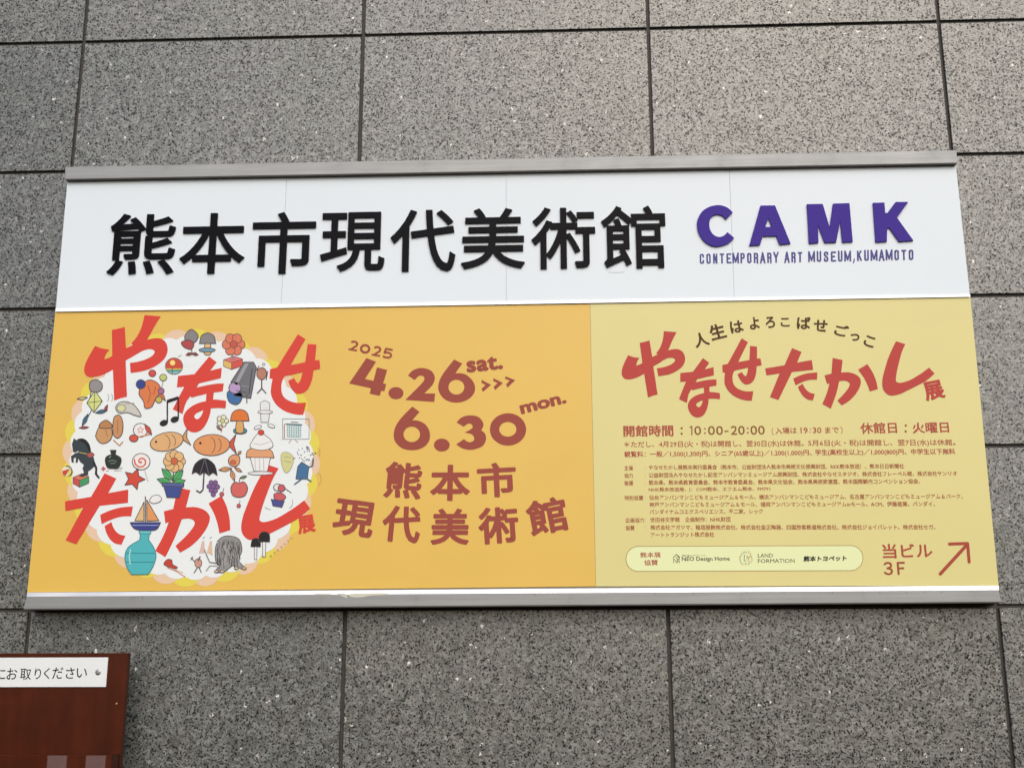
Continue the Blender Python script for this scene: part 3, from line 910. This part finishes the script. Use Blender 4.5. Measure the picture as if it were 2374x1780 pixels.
def bush(k):
    outl(k, blob([(1075, 1470), (1072, 1390), (1100, 1335), (1150, 1322), (1205, 1340), (1222, 1400), (1205, 1460), (1240, 1505), (1190, 1500), (1170, 1490), (1120, 1525), (1070, 1525), (1095, 1490)]), (150, 150, 150), 4)
    rr = random.Random(5)
    for i in range(150):
        x = rr.uniform(1080, 1212); y = rr.uniform(1340, 1478)
        k.line([(x, y), (x + rr.uniform(-3, 6), y + rr.uniform(18, 42))], 2.4, rr.choice([(70, 70, 72), (96, 96, 98), (190, 190, 192), (60, 60, 62)]), cap=False)
    k.line([(1075, 1475), (1040, 1470), (1022, 1430), (1010, 1400)], 5, (120, 120, 120)); k.line([(1080, 1490), (1040, 1490), (1018, 1520)], 4, (150, 150, 150))
    for x in (1078, 1110, 1190, 1235): outl(k, ell(x, 1522 - (x > 1150) * 18, 12, 7, n=12), (214, 190, 160), 3)
pic(bush)
pic(lambda k: (k.poly([(998, 1350), (1008, 1350), (1012, 1418), (980, 1418)], (224, 190, 178)), k.poly([(1042, 1348), (1052, 1350), (1056, 1430), (1024, 1418)], (226, 196, 172)), k.line([(1000, 1335), (1012, 1328)], 3, GRY), k.line([(1040, 1335), (1052, 1328)], 3, GRY)))
def kids(k):
    for x, y, s in ((1300, 1372, .85), (1348, 1342, 1.0)):
        outl(k, [(x - 9 * s, y), (x + 9 * s, y), (x + 7 * s, y + 98 * s), (x - 9 * s, y + 98 * s)], (236, 238, 238), 3)
        outl(k, smooth([(x - 32 * s, y + 14 * s), (x - 26 * s, y - 28 * s, 1), (x, y - 44 * s, 1), (x + 28 * s, y - 30 * s, 1), (x + 32 * s, y + 14 * s)]), (42, 40, 42), 3)
pic(kids)
pic(lambda k: (outl(k, blob([(780, 1480), (800, 1455), (825, 1458), (830, 1482), (858, 1500), (840, 1506), (800, 1494)]), (196, 74, 60), 3.5), k.line([(800, 1500), (850, 1520), (898, 1552)], 4.5, (206, 130, 90)), k.line([(840, 1510), (888, 1530)], 3.5, (222, 170, 120))))
pic(lambda k: (k.line([(935, 1445), (958, 1470)], 5, LINE), k.line([(945, 1440), (932, 1458)], 4, LINE), outl(k, ell(975, 1475, 20, 26, n=16), (206, 158, 140), 3.5), k.line([(985, 1440), (975, 1462)], 8, (110, 96, 94)), k.line([(970, 1500), (952, 1530)], 5, LINE), k.line([(980, 1500), (992, 1528)], 5, LINE)))
for _a in ((1640, 850, 24, 30, -60, 40), (1640, 1000, 30, 40, -60, 60)):
    pic(lambda k: k.line(ell(*_a[:4], a0=_a[4], a1=_a[5], n=8), 2.5, (190, 160, 100)))

# red brush title
TITLE = [
    ((180, 710, 6.9125), [[(548, 378), (640, 362, S), (755, 330), (772, 670), (885, 625), (863, 590), (940, 500, S), (1010, 370, S), (1045, 260, S), (1072, 140), (1330, 162),
      (1230, 320, S), (1115, 535), (1230, 512, S), (1340, 520, S), (1418, 590, S), (1442, 710, S), (1390, 840, S), (1260, 950, S), (1080, 1030, S), (848, 1070), (838, 905),
      (960, 888, S), (1090, 850, S), (1190, 795, S), (1234, 735, S), (1205, 697, S), (1140, 688, S), (1040, 715, S), (900, 795, S), (770, 868), (790, 1445), (700, 1468), (585, 1510), (565, 1015),
      (420, 1090, S), (260, 1132, S), (150, 1115, S), (105, 1040, S), (120, 930, S), (180, 800, S), (280, 632), (380, 672, S), (508, 692), (455, 760, S), (420, 850), (500, 825, S), (555, 795)]], [],
     ((548, 378), (1330, 162), (585, 1510)), ((400, 335), (1045, 150), (545, 1292)), (1430, 750, 7.54)),
    ((390, 810, 7.9), [[(750, 128), (888, 235), (765, 390), (980, 335), (965, 525), (560, 622), (522, 695), (750, 645, S), (900, 625, S), (1018, 622), (1000, 765), (835, 790), (820, 915), (940, 922, S), (1060, 940),
      (1052, 1078), (910, 1070, S), (780, 1078), (765, 1180, S), (710, 1330, S), (630, 1450, S), (530, 1508, S), (420, 1508, S), (330, 1440, S), (275, 1300, S), (300, 1170, S), (400, 1060, S), (540, 985, S), (690, 945), (700, 812),
      (560, 845, S), (430, 882), (405, 855), (320, 985, S), (262, 1180), (85, 1095), (190, 880, S), (295, 682), (158, 692), (180, 485), (480, 452)]],
     [[(645, 1110), (560, 1145, S), (490, 1190, S), (480, 1240, S), (520, 1275, S), (570, 1255, S), (615, 1190, S)]],
     ((750, 128), (1060, 940), (158, 692)), ((1505, 603), (1800, 1215), (1110, 1018)), (1430, 750, 7.54)),
    ((610, 760, 7.544), [[(608, 110), (740, 195), (480, 650), (735, 600), (780, 280), (932, 292), (908, 565), (985, 560), (998, 712), (882, 740), (860, 880, S), (810, 1020, S), (740, 1110, S), (640, 1152, S), (560, 1135, S), (490, 1050, S), (438, 925),
      (540, 875), (575, 935, S), (612, 970), (655, 910, S), (690, 772), (378, 845), (335, 930, S), (318, 1040, S), (340, 1170, S), (430, 1260, S), (580, 1308, S), (755, 1305), (702, 1520), (560, 1512, S), (370, 1450, S), (220, 1330, S), (140, 1170, S), (140, 1030, S),
      (165, 890), (112, 885), (120, 722), (245, 692)]], [],
     ((608, 110), (998, 712), (702, 1520)), ((487, 115), (868, 625), (680, 1300)), (1660, 770, 8.193)),
    ((140, 1080, 8.295), [[(850, 140), (1075, 240), (920, 520), (1305, 450), (1300, 705), (755, 765), (305, 1500), (100, 1425), (435, 805), (95, 860), (90, 675), (590, 590)],
                          [(762, 940), (930, 862, S), (1150, 798, S), (1395, 775), (1360, 965), (1180, 970, S), (990, 1025, S), (795, 1115)],
                          [(850, 1150), (980, 1075), (1030, 1200, S), (1120, 1300, S), (1250, 1340), (1175, 1510), (1050, 1485, S), (950, 1400, S), (880, 1270, S)]], [],
     ((850, 140), (1300, 705), (100, 1425)), ((1445, 302), (1845, 712), (1025, 1230)), (1660, 770, 8.193)),
    ((340, 1110, 8.295), [[(598, 160), (840, 215), (755, 545), (940, 540, S), (1100, 590, S), (1195, 680, S), (1212, 790, S), (1150, 950, S), (1020, 1130, S), (850, 1290, S), (645, 1415), (555, 1285), (740, 1110, S), (870, 960, S), (925, 850, S), (890, 785, S), (800, 760, S), (675, 772),
      (630, 900, S), (540, 1130, S), (450, 1320, S), (360, 1500), (165, 1380), (270, 1190, S), (350, 1020, S), (425, 830), (360, 850), (330, 620), (510, 575)],
                          [(1190, 470), (1440, 320), (1530, 510, S), (1590, 730, S), (1608, 980), (1400, 1045), (1360, 850, S), (1290, 650, S)]], [],
     ((598, 160), (1608, 980), (165, 1380)), ((210, 412), (935, 910), (45, 1150)), (1900, 770, 6.9125)),
    ((540, 1060, 7.541), [[(600, 125), (800, 190), (700, 370, S), (600, 620, S), (510, 880, S), (465, 1070, S), (510, 1125, S), (620, 1115, S), (800, 1045, S), (1040, 900, S), (1245, 750), (1350, 890), (1130, 1072, S), (900, 1200, S), (660, 1325, S), (490, 1405, S), (300, 1440, S),
      (190, 1370, S), (145, 1240, S), (170, 1050, S), (240, 850, S), (360, 560, S), (480, 330, S)]], [],
     ((600, 125), (1350, 890), (145, 1240)), ((1225, 145), (1845, 662), (1010, 880)), (1900, 770, 6.9125)),
]
def affine(src, dst):
    (x0, y0), (x1, y1), (x2, y2) = src
    M = Matrix(((x0, y0, 1), (x1, y1, 1), (x2, y2, 1))).inverted()
    a = M @ Vector([d[0] for d in dst])
    b = M @ Vector([d[1] for d in dst])
    return lambda x, y: (a[0] * x + a[1] * y + a[2], b[0] * x + b[1] * y + b[2])
REDT = (220, 74, 64)
for (ox, oy, s), outs, holes, src, dst, (rx, ry, rs) in TITLE:
    k = Ink(Y1 - 0.0012, lambda x, y, ox=ox, oy=oy, s=s: (ox + x / s, oy + y / s))
    for i, o in enumerate(outs):
        k.sm(o, REDT, holes if i == 0 else ())
    k.build("title_character", lp)
k = Ink(Y1 - 0.0013)
char_at(k, "展", 709, 1214.5, 41, 41, -10, REDT, bold=0.036)
k.build("title_character", lp)

# dates
BR = (160, 78, 66)
def zA(x, y): return (760 + x / 7.373, 770 + y / 7.373)
def zB(x, y): return (1050 + x / 7.373, 780 + y / 7.373)
def zC(x, y): return (890 + x / 6.144, 930 + y / 6.144)
def piece(name, zf__, fn, parent=lp, Y=None):
    k = Ink(Y1 - 0.0006 if Y is None else Y, zf__)
    fn(k)
    return k.build(name, parent)
def small2(k, dx, dy):
    k.line([(x + dx, y + dy) for x, y in ((402, 178), (425, 162), (462, 160), (495, 178), (505, 205), (488, 232), (450, 258), (400, 290))], 34, BR, cap=False)
    k.line([(x + dx, y + dy) for x, y in ((352, 290), (500, 314))], 30, BR, cap=False)
def year(k):
    small2(k, 0, 0); small2(k, 395, 92)
    k.poly(ell(638, 284, 90, 82, 8), BR, [ell(638, 284, 50, 42, 8)[::-1]])
    k.line([(1110, 304), (995, 282), (968, 352), (1010, 344), (1060, 358), (1085, 388), (1072, 420), (1035, 436), (990, 430), (940, 412)], 34, BR, cap=False)
piece("year_digits", zA, year)
piece("date_digit", zA, lambda k: k.poly([(660, 440), (825, 505), (635, 798), (780, 830), (840, 600), (1015, 645), (945, 875), (998, 885), (966, 1006), (913, 1000), (888, 1085), (715, 1049), (738, 955), (365, 875)], BR))
piece("date_dot", zA, lambda k: k.poly(ell(1165, 1040, 128, 104), BR))
piece("date_digit", zA, lambda k: k.sm([(1370, 740), (1440, 662, S), (1540, 617, S), (1650, 615, S), (1770, 662, S), (1830, 770, S), (1800, 880, S), (1740, 955, S), (1650, 1045), (1835, 1048), (1818, 1190), (1325, 1155), (1600, 880, S), (1652, 795, S), (1625, 748, S), (1560, 745, S), (1485, 815)], BR))
piece("date_digit", z2, lambda k: k.sm([(812, 325), (858, 348), (819, 402), (870, 407, S), (913, 440, S), (931, 485, S), (915, 530, S), (870, 560, S), (815, 568, S), (760, 550, S), (728, 510, S), (724, 462, S), (750, 405, S)], BR, [ell(825, 481, 45, 42)[::-1]]))
piece("date_digit", zC, lambda k: k.sm([(405, 75), (508, 150), (405, 268), (500, 280, S), (590, 330, S), (650, 430, S), (645, 560, S), (560, 655, S), (430, 695, S), (270, 672, S), (165, 580, S), (140, 470, S), (175, 340, S), (270, 210, S)], BR, [ell(397, 470, 118, 110)[::-1]]))
piece("date_dot", zC, lambda k: k.poly(ell(825, 622, 112, 92), BR))
piece("date_digit", zC, lambda k: k.sm([(1035, 300), (1110, 228, S), (1230, 200, S), (1350, 225, S), (1415, 310, S), (1410, 370, S), (1385, 412), (1440, 460, S), (1455, 545, S), (1400, 640, S), (1250, 690, S), (1120, 670, S), (1030, 612), (1140, 538),
      (1190, 575, S), (1240, 580, S), (1285, 550, S), (1280, 500, S), (1240, 465, S), (1150, 440), (1220, 410, S), (1264, 370, S), (1250, 328, S), (1200, 318, S), (1138, 360)], BR))
piece("date_digit", zC, lambda k: k.poly(ell(1768, 400, 258, 230, n=48), BR, [ell(1765, 398, 122, 105, n=36)[::-1]]))
def wk(k):
    add_text(k, "sat.", zB(240, 622), zB(862, 556), 31.5, BR, bold=0.042, spacing=1.06, res=4)
piece("weekday_text", None, wk)
def wk2(k):
    add_text(k, "mon.", zB(1172, 1332), zB(1952, 1134), 21.5, BR, bold=0.042, res=4)
piece("weekday_text", None, wk2)
for pts in (((498, 768), (622, 824), (506, 918)), ((700, 738), (824, 792), (714, 888)), ((904, 704), (1034, 745), (926, 846))):
    def chev(k, pts=pts):
        (ax, ay), (bx, by), (cx_, cy_) = pts
        k.poly([(ax - 4, ay - 26), (bx + 30, by), (cx_ + 8, cy_ + 26), (cx_ - 18, cy_ - 28), (bx - 62, by + 4), (ax - 14, ay + 16)], BR)
    piece("chevron_mark", zB, chev)
def museum_row(ch, cx_, cy_, w, h, rot):
    k = Ink(Y1 - 0.0006)
    q = z2(cx_, cy_)
    char_at(k, ch, q[0], q[1], w / 2.44, h / 2.44, rot, BR, bold=0.03, nd=12)
    k.build("museum_name_character", lp)
for a in (("熊", 522, 1008, 212, 205, 4), ("本", 788, 1022, 226, 205, 0), ("市", 1052, 1006, 222, 196, -3), ("現", 243, 1222, 232, 205, 8), ("代", 512, 1256, 218, 206, 4),
          ("美", 787, 1270, 216, 205, 0), ("術", 1062, 1262, 228, 208, -4), ("館", 1338, 1210, 228, 200, -11)):
    museum_row(*a)
k = Ink(Y1 - 0.0006)
cr = "©やなせたかし"
for i, ch in enumerate(cr):
    t = i / (len(cr) - 1)
    s = 5.4 if i else 6.2
    char_at(k, ch, 628 + (676 - 628) * t, 1289 + (1246 - 1289) * t, s, s, -42, (150, 104, 48), res=2)
k.build("copyright_text", lp)

# ------------------------------------------------------------------ right poster (pale yellow)
def zt(x, y): return (1360 + x / 2.353, 680 + y / 2.353)
def za(x, y): return (1400 + x / 3.951, 960 + y / 3.951)
def zb(x, y): return (1820 + x / 3.77, 960 + y / 3.77)
rp = thing("information_poster", "pale yellow poster sheet with opening hours, admission text and an arrow", "poster", at(1850, 1358, Y1))
fr = quad_px([(1368.2, 705.0), (2249.6, 688.2), (2315.2, 1357.0), (1381.6, 1358.6)], Y1)
V, F = hexa(fr, YB + 0.0005)
mesh_ob("poster_sheet", V, F, M_PALE, rp, sum(fr, Vector()) / 4)
RT = (190, 72, 66)
for (ox, oy, s), outs, holes, src, dst, (rx, ry, rs) in TITLE:
    A = affine([(x / s, y / s) for x, y in src], [(rx + x / rs, ry + y / rs) for x, y in dst])
    k = Ink(Y1 - 0.0008, lambda x, y, A=A, s=s: A(x / s, y / s))
    for i, o in enumerate(outs):
        k.sm(o, RT, holes if i == 0 else ())
    k.build("title_character", rp)
k = Ink(Y1 - 0.0010)
char_at(k, "展", 2166.5, 904.0, 46, 44, -11, RT, bold=0.036)
k.build("title_character", rp)
DK = (84, 52, 22)
for ch, x, y, w, h, r in (("人", 627, 252, 80, 78, -14), ("生", 716, 208, 86, 84, -14), ("は", 820, 182, 72, 66, -8), ("よ", 917, 163, 54, 68, -4), ("ろ", 1003, 158, 52, 62, -2), ("こ", 1084, 158, 50, 48, 0),
                        ("ば", 1186, 162, 76, 68, 3), ("せ", 1278, 176, 76, 64, 6), ("ご", 1392, 203, 78, 62, 12), ("っ", 1464, 240, 50, 40, 12), ("こ", 1544, 263, 60, 58, 20)):
    k = Ink(Y1 - 0.0006)
    q = zt(x, y)
    char_at(k, ch, q[0], q[1], w / 2.353, h / 2.353, r, DK, bold=0.03)
    k.build("subtitle_character", rp)

RB, RS, BN = (178, 84, 70), (176, 92, 68), (140, 92, 44)
def row(name, parts):
    for s, a, b, h, col, bold in parts:
        k = Ink(Y1 - 0.0006)
        add_text(k, s, a, b, h, col, bold=bold, res=2, nd=6)
        k.build(name, rp)
def dots(k, z, x, y0, y1, r, col):
    for y in (y0, y1):
        k.poly(ell(*z(x, y), r, n=10), col)
row("opening_hours_text", [("開館時間", za(180, 207), za(638, 202), 26.5, RB, 0.022)])
k = Ink(Y1 - 0.0006)
dots(k, za, 713, 128, 178, 2.6, BN)
for i, (s, x0, x1) in enumerate((("０", 830, 892), ("０", 955, 1018), ("０", 1030, 1092), ("２", 1165, 1222), ("０", 1232, 1292), ("０", 1345, 1405), ("０", 1415, 1475))):
    yb = 190 - (x0 - 787) * 0.0065
    add_text(k, s, za(x0, yb), za(x1, yb), 20.5, BN, bold=0.026, res=3)
k.line([za(789, 120), za(806, 111), za(806, 189)], 2.5, BN)
dots(k, za, 926, 132, 172, 2.0, BN)
dots(k, za, 1318, 128, 168, 2.0, BN)
k.poly([za(1105, 150), za(1142, 150), za(1142, 161), za(1105, 161)], BN)
k.build("opening_hours_text", rp)
row("last_entry_text", [("（", za(1540, 190), za(1555, 190), 17, RS, 0.0), ("入場は", za(1572, 182), zb(105, 168), 15, RS, 0.012), ("19", zb(137, 166), zb(200, 166), 13.5, RS, 0.012),
                        ("30", zb(243, 165), zb(320, 165), 13.5, RS, 0.012), ("まで", zb(352, 166), zb(472, 164), 14, RS, 0.012), ("）", zb(488, 172), zb(505, 172), 17, RS, 0.0)])
k = Ink(Y1 - 0.0006)
dots(k, zb, 221, 130, 155, 1.3, RS)
k.build("colon_dots", rp)
k = Ink(Y1 - 0.0006)
dots(k, zb, 1055, 98, 150, 2.6, BN)
k.build("colon_dots", rp)
row("closing_day_text", [("休館日", zb(662, 172), zb(982, 165), 26, RB, 0.02), ("火曜日", zb(1118, 168), zb(1437, 160), 25, RB, 0.02)])
row("closing_day_note", [("＊ただし、4月29日(火・祝)は開館し、翌30日(水)は休館。", za(188, 313), zb(165, 288), 16.6, RS, 0.010), ("5月6日(火・祝)は開館し、翌7日(水)は休館。", zb(205, 286), zb(1492, 280), 16.6, RS, 0.010)])
row("admission_text", [("観覧料：一般／1,500(1,300)円、シニア(65歳以上)／1,200(1,000)円、", za(188, 402), zb(235, 368), 15.8, RB, 0.014), ("学生(高校生以上)／1,000(800)円、中学生以下無料", zb(266, 366), zb(1490, 358), 15.8, RB, 0.014)])
SM = (172, 100, 66)
for lab, lx0, lx1, txt, ax, ay, bq in (
    ("主催", 188, 268, "やなせたかし展熊本実行委員会（熊本市、公益財団法人熊本市美術文化振興財団、RKK熊本放送）、熊本日日新聞社", 412, 510, zb(1042, 474)),
    ("協力", 188, 268, "公益財団法人やなせたかし記念アンパンマンミュージアム振興財団、株式会社やなせスタジオ、株式会社フレーベル館、株式会社サンリオ", 412, 580, zb(1505, 538)),
    ("後援", 188, 270, "熊本県、熊本県教育委員会、熊本市教育委員会、熊本県文化協会、熊本県美術家連盟、熊本国際観光コンベンション協会、", 412, 648, zb(1182, 606)),
    (None, 0, 0, "NHK熊本放送局、J：COM熊本、エフエム熊本、FM791", 412, 714, za(1525, 707)),
    ("特別協賛", 190, 362, "仙台アンパンマンこどもミュージアム＆モール、横浜アンパンマンこどもミュージアム、名古屋アンパンマンこどもミュージアム＆パーク、", 416, 784, zb(1555, 738)),
    (None, 0, 0, "神戸アンパンマンこどもミュージアム＆モール、福岡アンパンマンこどもミュージアムinモール、ACM、伊藤産業、バンダイ、", 418, 850, zb(1312, 804)),
    (None, 0, 0, "バンダイナムコエクスペリエンス、不二家、レック", 420, 916, za(1458, 910)),
    ("企画協力", 197, 370, "世田谷文学館　企画制作：NHK財団", 425, 988, za(1160, 983)),
    ("協賛", 200, 282, "株式会社アガツマ、稲垣服飾株式会社、株式会社金正陶器、四国旅客鉄道株式会社、株式会社ジョイパレット、株式会社セガ、", 427, 1058, zb(1315, 1006)),
    (None, 0, 0, "アートトランジット株式会社", 430, 1126, za(1012, 1122))):
    k = Ink(Y1 - 0.0006)
    add_text(k, txt, za(ax, ay), bq, 11.4, SM, bold=0.014, res=1, nd=5)
    k.build("credits_line", rp)
    if lab:
        k = Ink(Y1 - 0.0006)
        add_text(k, lab, za(lx0, ay + 4), za(lx1, ay + 3), 11.0, SM, bold=0.014, res=1, nd=5)
        k.build("credits_heading", rp)
        k = Ink(Y1 - 0.0006)
        add_text(k, "：", za(378, ay - 6), za(383, ay - 6), 6.5, SM, res=1)
        k.build("colon_dots", rp)

# sponsor badge
def rrect(x0, y0, x1, y1, r, n=8):
    o = []
    for cx_, cy_, a in ((x1 - r, y0 + r, -90), (x1 - r, y1 - r, 0), (x0 + r, y1 - r, 90), (x0 + r, y0 + r, 180)):
        for i in range(n + 1):
            t = math.radians(a + 90 * i / n)
            o.append((cx_ + r * math.cos(t), cy_ + r * math.sin(t)))
    return o
b0, b1 = za(200, 1207), zb(683, 1367)
k = Ink(Y1 - 0.0003, lambda x, y: (x, y - (x - b0[0]) * 0.0035))
R = (b1[1] + 2 - b0[1]) / 2 - 0.5
k.poly(rrect(b0[0], b0[1], b1[0], b1[1] + 2, R), (150, 108, 56))
k.poly(rrect(b0[0] + 1.3, b0[1] + 1.3, b1[0] - 1.3, b1[1] + 0.7, R - 1.3), (236, 245, 190))
k.build("sponsor_badge", rp)
GD = (70, 72, 62)
row("sponsor_badge_text", [("熊本展", za(334, 1314), za(522, 1311), 13.0, RB, 0.014), ("協賛", za(370, 1384), za(496, 1382), 13.0, RB, 0.014)])
def logo1(k):
    k.line([(634, 1312), (665, 1282), (697, 1310)], 6, GD)
    k.line([(640, 1362), (640, 1322), (672, 1362), (672, 1322)], 5, GD)
    k.line([(672, 1300), (690, 1312), (690, 1362)], 5, GD)
    k.line([(658, 1305), (680, 1330), (690, 1322)], 4.5, GD)
    k.line([(672, 1344), (690, 1344)], 4.5, GD)
piece("house_logo", za, logo1, rp)
row("sponsor_name", [("NEO Design Home", za(715, 1354), za(1155, 1350), 12.5, GD, 0.016), ("家族の暮らしをデザインする", za(716, 1300), za(930, 1298), 3.4, GD, 0.0)])
def logo2(k):
    rr = random.Random(11)
    cols = [(96, 156, 132), (206, 150, 84), (198, 112, 84), (150, 168, 84), (90, 130, 120), (214, 170, 120)]
    for i in range(22):
        t = math.radians(i * 360 / 22)
        r = rr.uniform(50, 62)
        x, y = 1300 + r * math.cos(t), 1318 + r * math.sin(t)
        k.line([(x, y - 8), (x + rr.uniform(-4, 4), y + 8)], 5, cols[i % 6])
    k.line([(1288, 1288), (1284, 1340), (1300, 1342)], 6, (86, 140, 120)); k.line([(1330, 1300), (1322, 1345)], 6, (206, 140, 90)); k.line([(1312, 1290), (1310, 1328)], 5, (190, 120, 90)); k.line([(1310, 1308), (1338, 1304)], 5, (206, 140, 90))
piece("round_logo", za, logo2, rp)
row("sponsor_name", [("LAND", za(1412, 1310), za(1550, 1309), 8.8, GD, 0.0), ("FORMATION", za(1412, 1361), za(1748, 1358), 9.2, GD, 0.0)])
k = Ink(Y1 - 0.0006)
add_text(k, "熊本トヨペット", zb(158, 1287), zb(536, 1281), 13.0, (42, 46, 42), bold=0.04, res=3, shear=0.2)
k.build("sponsor_name", rp)
row("floor_guide_text", [("当ビル", zb(857, 1260), zb(1294, 1254), 34, (176, 80, 62), 0.018)])
row("floor_guide_text", [("３", zb(866, 1405), zb(948, 1404), 31, (160, 82, 56), 0.02), ("Ｆ", zb(985, 1402), zb(1056, 1401), 30, (160, 82, 56), 0.02)])
def arrow(k):
    k.line([(1357, 1394), (1592, 1138)], 30, (172, 76, 60))
    k.line([(1436, 1133), (1596, 1128), (1609, 1290)], 27, (172, 76, 60))
piece("direction_arrow", zb, arrow, rp)

# ------------------------------------------------------------------ leaflet rack, lower left
def zl(x, y): return (x / 3.858, 1350 + y / 3.858)
YF = -0.10
rack_tr = at(*zl(1150, 629), YF)
XR, ZT = rack_tr.x, rack_tr.z
XL, ZB = XR - 0.86, ZT - 0.62
rack = thing("leaflet_rack", "red-brown wooden leaflet rack with a white notice plate, below left end of sign", "leaflet rack", ((XL + XR) / 2, -0.05, ZB))
def box(name, x0, x1, y0, y1, z0, z1, mat, parent, ch=0.0008):
    V, F = hexa([Vector((x0, y0, z1)), Vector((x1, y0, z1)), Vector((x1, y0, z0)), Vector((x0, y0, z0))], y1, ch)
    return mesh_ob(name, V, F, mat, parent, ((x0 + x1) / 2, y0, (z0 + z1) / 2))
box("back_board", XL, XR, YF, YF + 0.018, ZB, ZT, M_WOOD, rack)
box("mounting_batten", XL + 0.2, XR - 0.2, YF + 0.018, -0.0005, ZT - 0.10, ZT - 0.04, M_WOOD, rack)
zp = at(*zl(1000, 1540), YF - 0.05).z
box("pocket_front", XL + 0.0, XR - 0.004, YF - 0.055, YF - 0.047, ZB, zp, M_WOOD, rack)
box("pocket_side", XR - 0.012, XR - 0.0035, YF - 0.0465, YF - 0.0005, ZB, zp, M_WOOD, rack)
box("pocket_side", XL + 0.004, XL + 0.012, YF - 0.0465, YF - 0.0005, ZB, zp, M_WOOD, rack)
for xa, xb in ((425, 598), (770, 945)):
    p, q = at(*zl(xa, 1560), YF - 0.058), at(*zl(xb, 1560), YF - 0.058)
    box("clear_divider", p.x, q.x, YF - 0.0585, YF - 0.0555, ZB, zp - 0.001, M_ACRYL, rack, 0.0005)
# notice plate
pt, pb = at(*zl(965, 668), YF - 0.003), at(*zl(948, 932), YF - 0.003)
px1 = (pt.x + pb.x) / 2
plate = box("notice_plate", XL + (XR - px1), px1, YF - 0.003, YF - 0.0002, pb.z, pt.z, M_PLATE, rack, 0.0004)
k = Ink(YF - 0.0034)
full = "ご自由にお取りください"
a, b = zl(-335, 872), zl(775, 858)
for i, (ch, x0, x1, yt, yb) in enumerate((("ご", -372, -290, 775, 868), ("自", -260, -185, 770, 874), ("由", -160, -80, 770, 872), ("に", -45, 45, 772, 866), ("お", 56, 150, 766, 866), ("取", 176, 274, 770, 868), ("り", 306, 362, 766, 862), ("く", 388, 440, 762, 860),
                                          ("だ", 464, 560, 758, 860), ("さ", 584, 662, 760, 858), ("い", 682, 775, 766, 848))):
    p0, p1 = zl(x0, yb), zl(x1, yb - (x1 - x0) * 0.012)
    add_text(k, ch, p0, p1, (yb - yt) / 3.858, (40, 44, 48), bold=0.004, res=4)
k.build("notice_text", rack)
def lathe(name, c, r, h, mat, parent, Y):
    V, F = [], []
    n = 20
    prof = [(1.0, 0.0), (1.0, 0.5), (0.85, 0.85), (0.5, 1.0)]
    for rr, hh in prof:
        for i in range(n):
            t = 2 * math.pi * i / n
            V.append(Vector((c.x + r * rr * math.cos(t), Y - h * hh, c.z + r * rr * math.sin(t))))
    for j in range(len(prof) - 1):
        for i in range(n):
            i2 = (i + 1) % n
            F.append((j * n + i, j * n + i2, (j + 1) * n + i2, (j + 1) * n + i))
    F.append(tuple((len(prof) - 1) * n + i for i in range(n)))
    ob = mesh_ob(name, V, F, mat, parent, (c.x, Y, c.z))
    bm = bmesh.new(); bm.from_mesh(ob.data); bmesh.ops.recalc_face_normals(bm, faces=bm.faces)
    if bm.faces[-1].normal.y > 0:
        bmesh.ops.reverse_faces(bm, faces=bm.faces)
    bm.to_mesh(ob.data); bm.free()
    return ob
lathe("screw_head", at(*zl(877, 800), YF - 0.003), 0.0075, 0.0025, M_STEEL, rack, YF - 0.003)
c2 = at(*zl(877, 800), YF - 0.003); c2.x = XL + (XR - c2.x)
lathe("screw_head", c2, 0.0075, 0.0025, M_STEEL, rack, YF - 0.003)
lathe("brass_pin", at(*zl(1043, 1083), YF), 0.003, 0.0025, M_BRASS, rack, YF)
print("objects", len(bpy.data.objects), "tris", sum(len(o.data.polygons) for o in bpy.data.objects if o.type == 'MESH'))
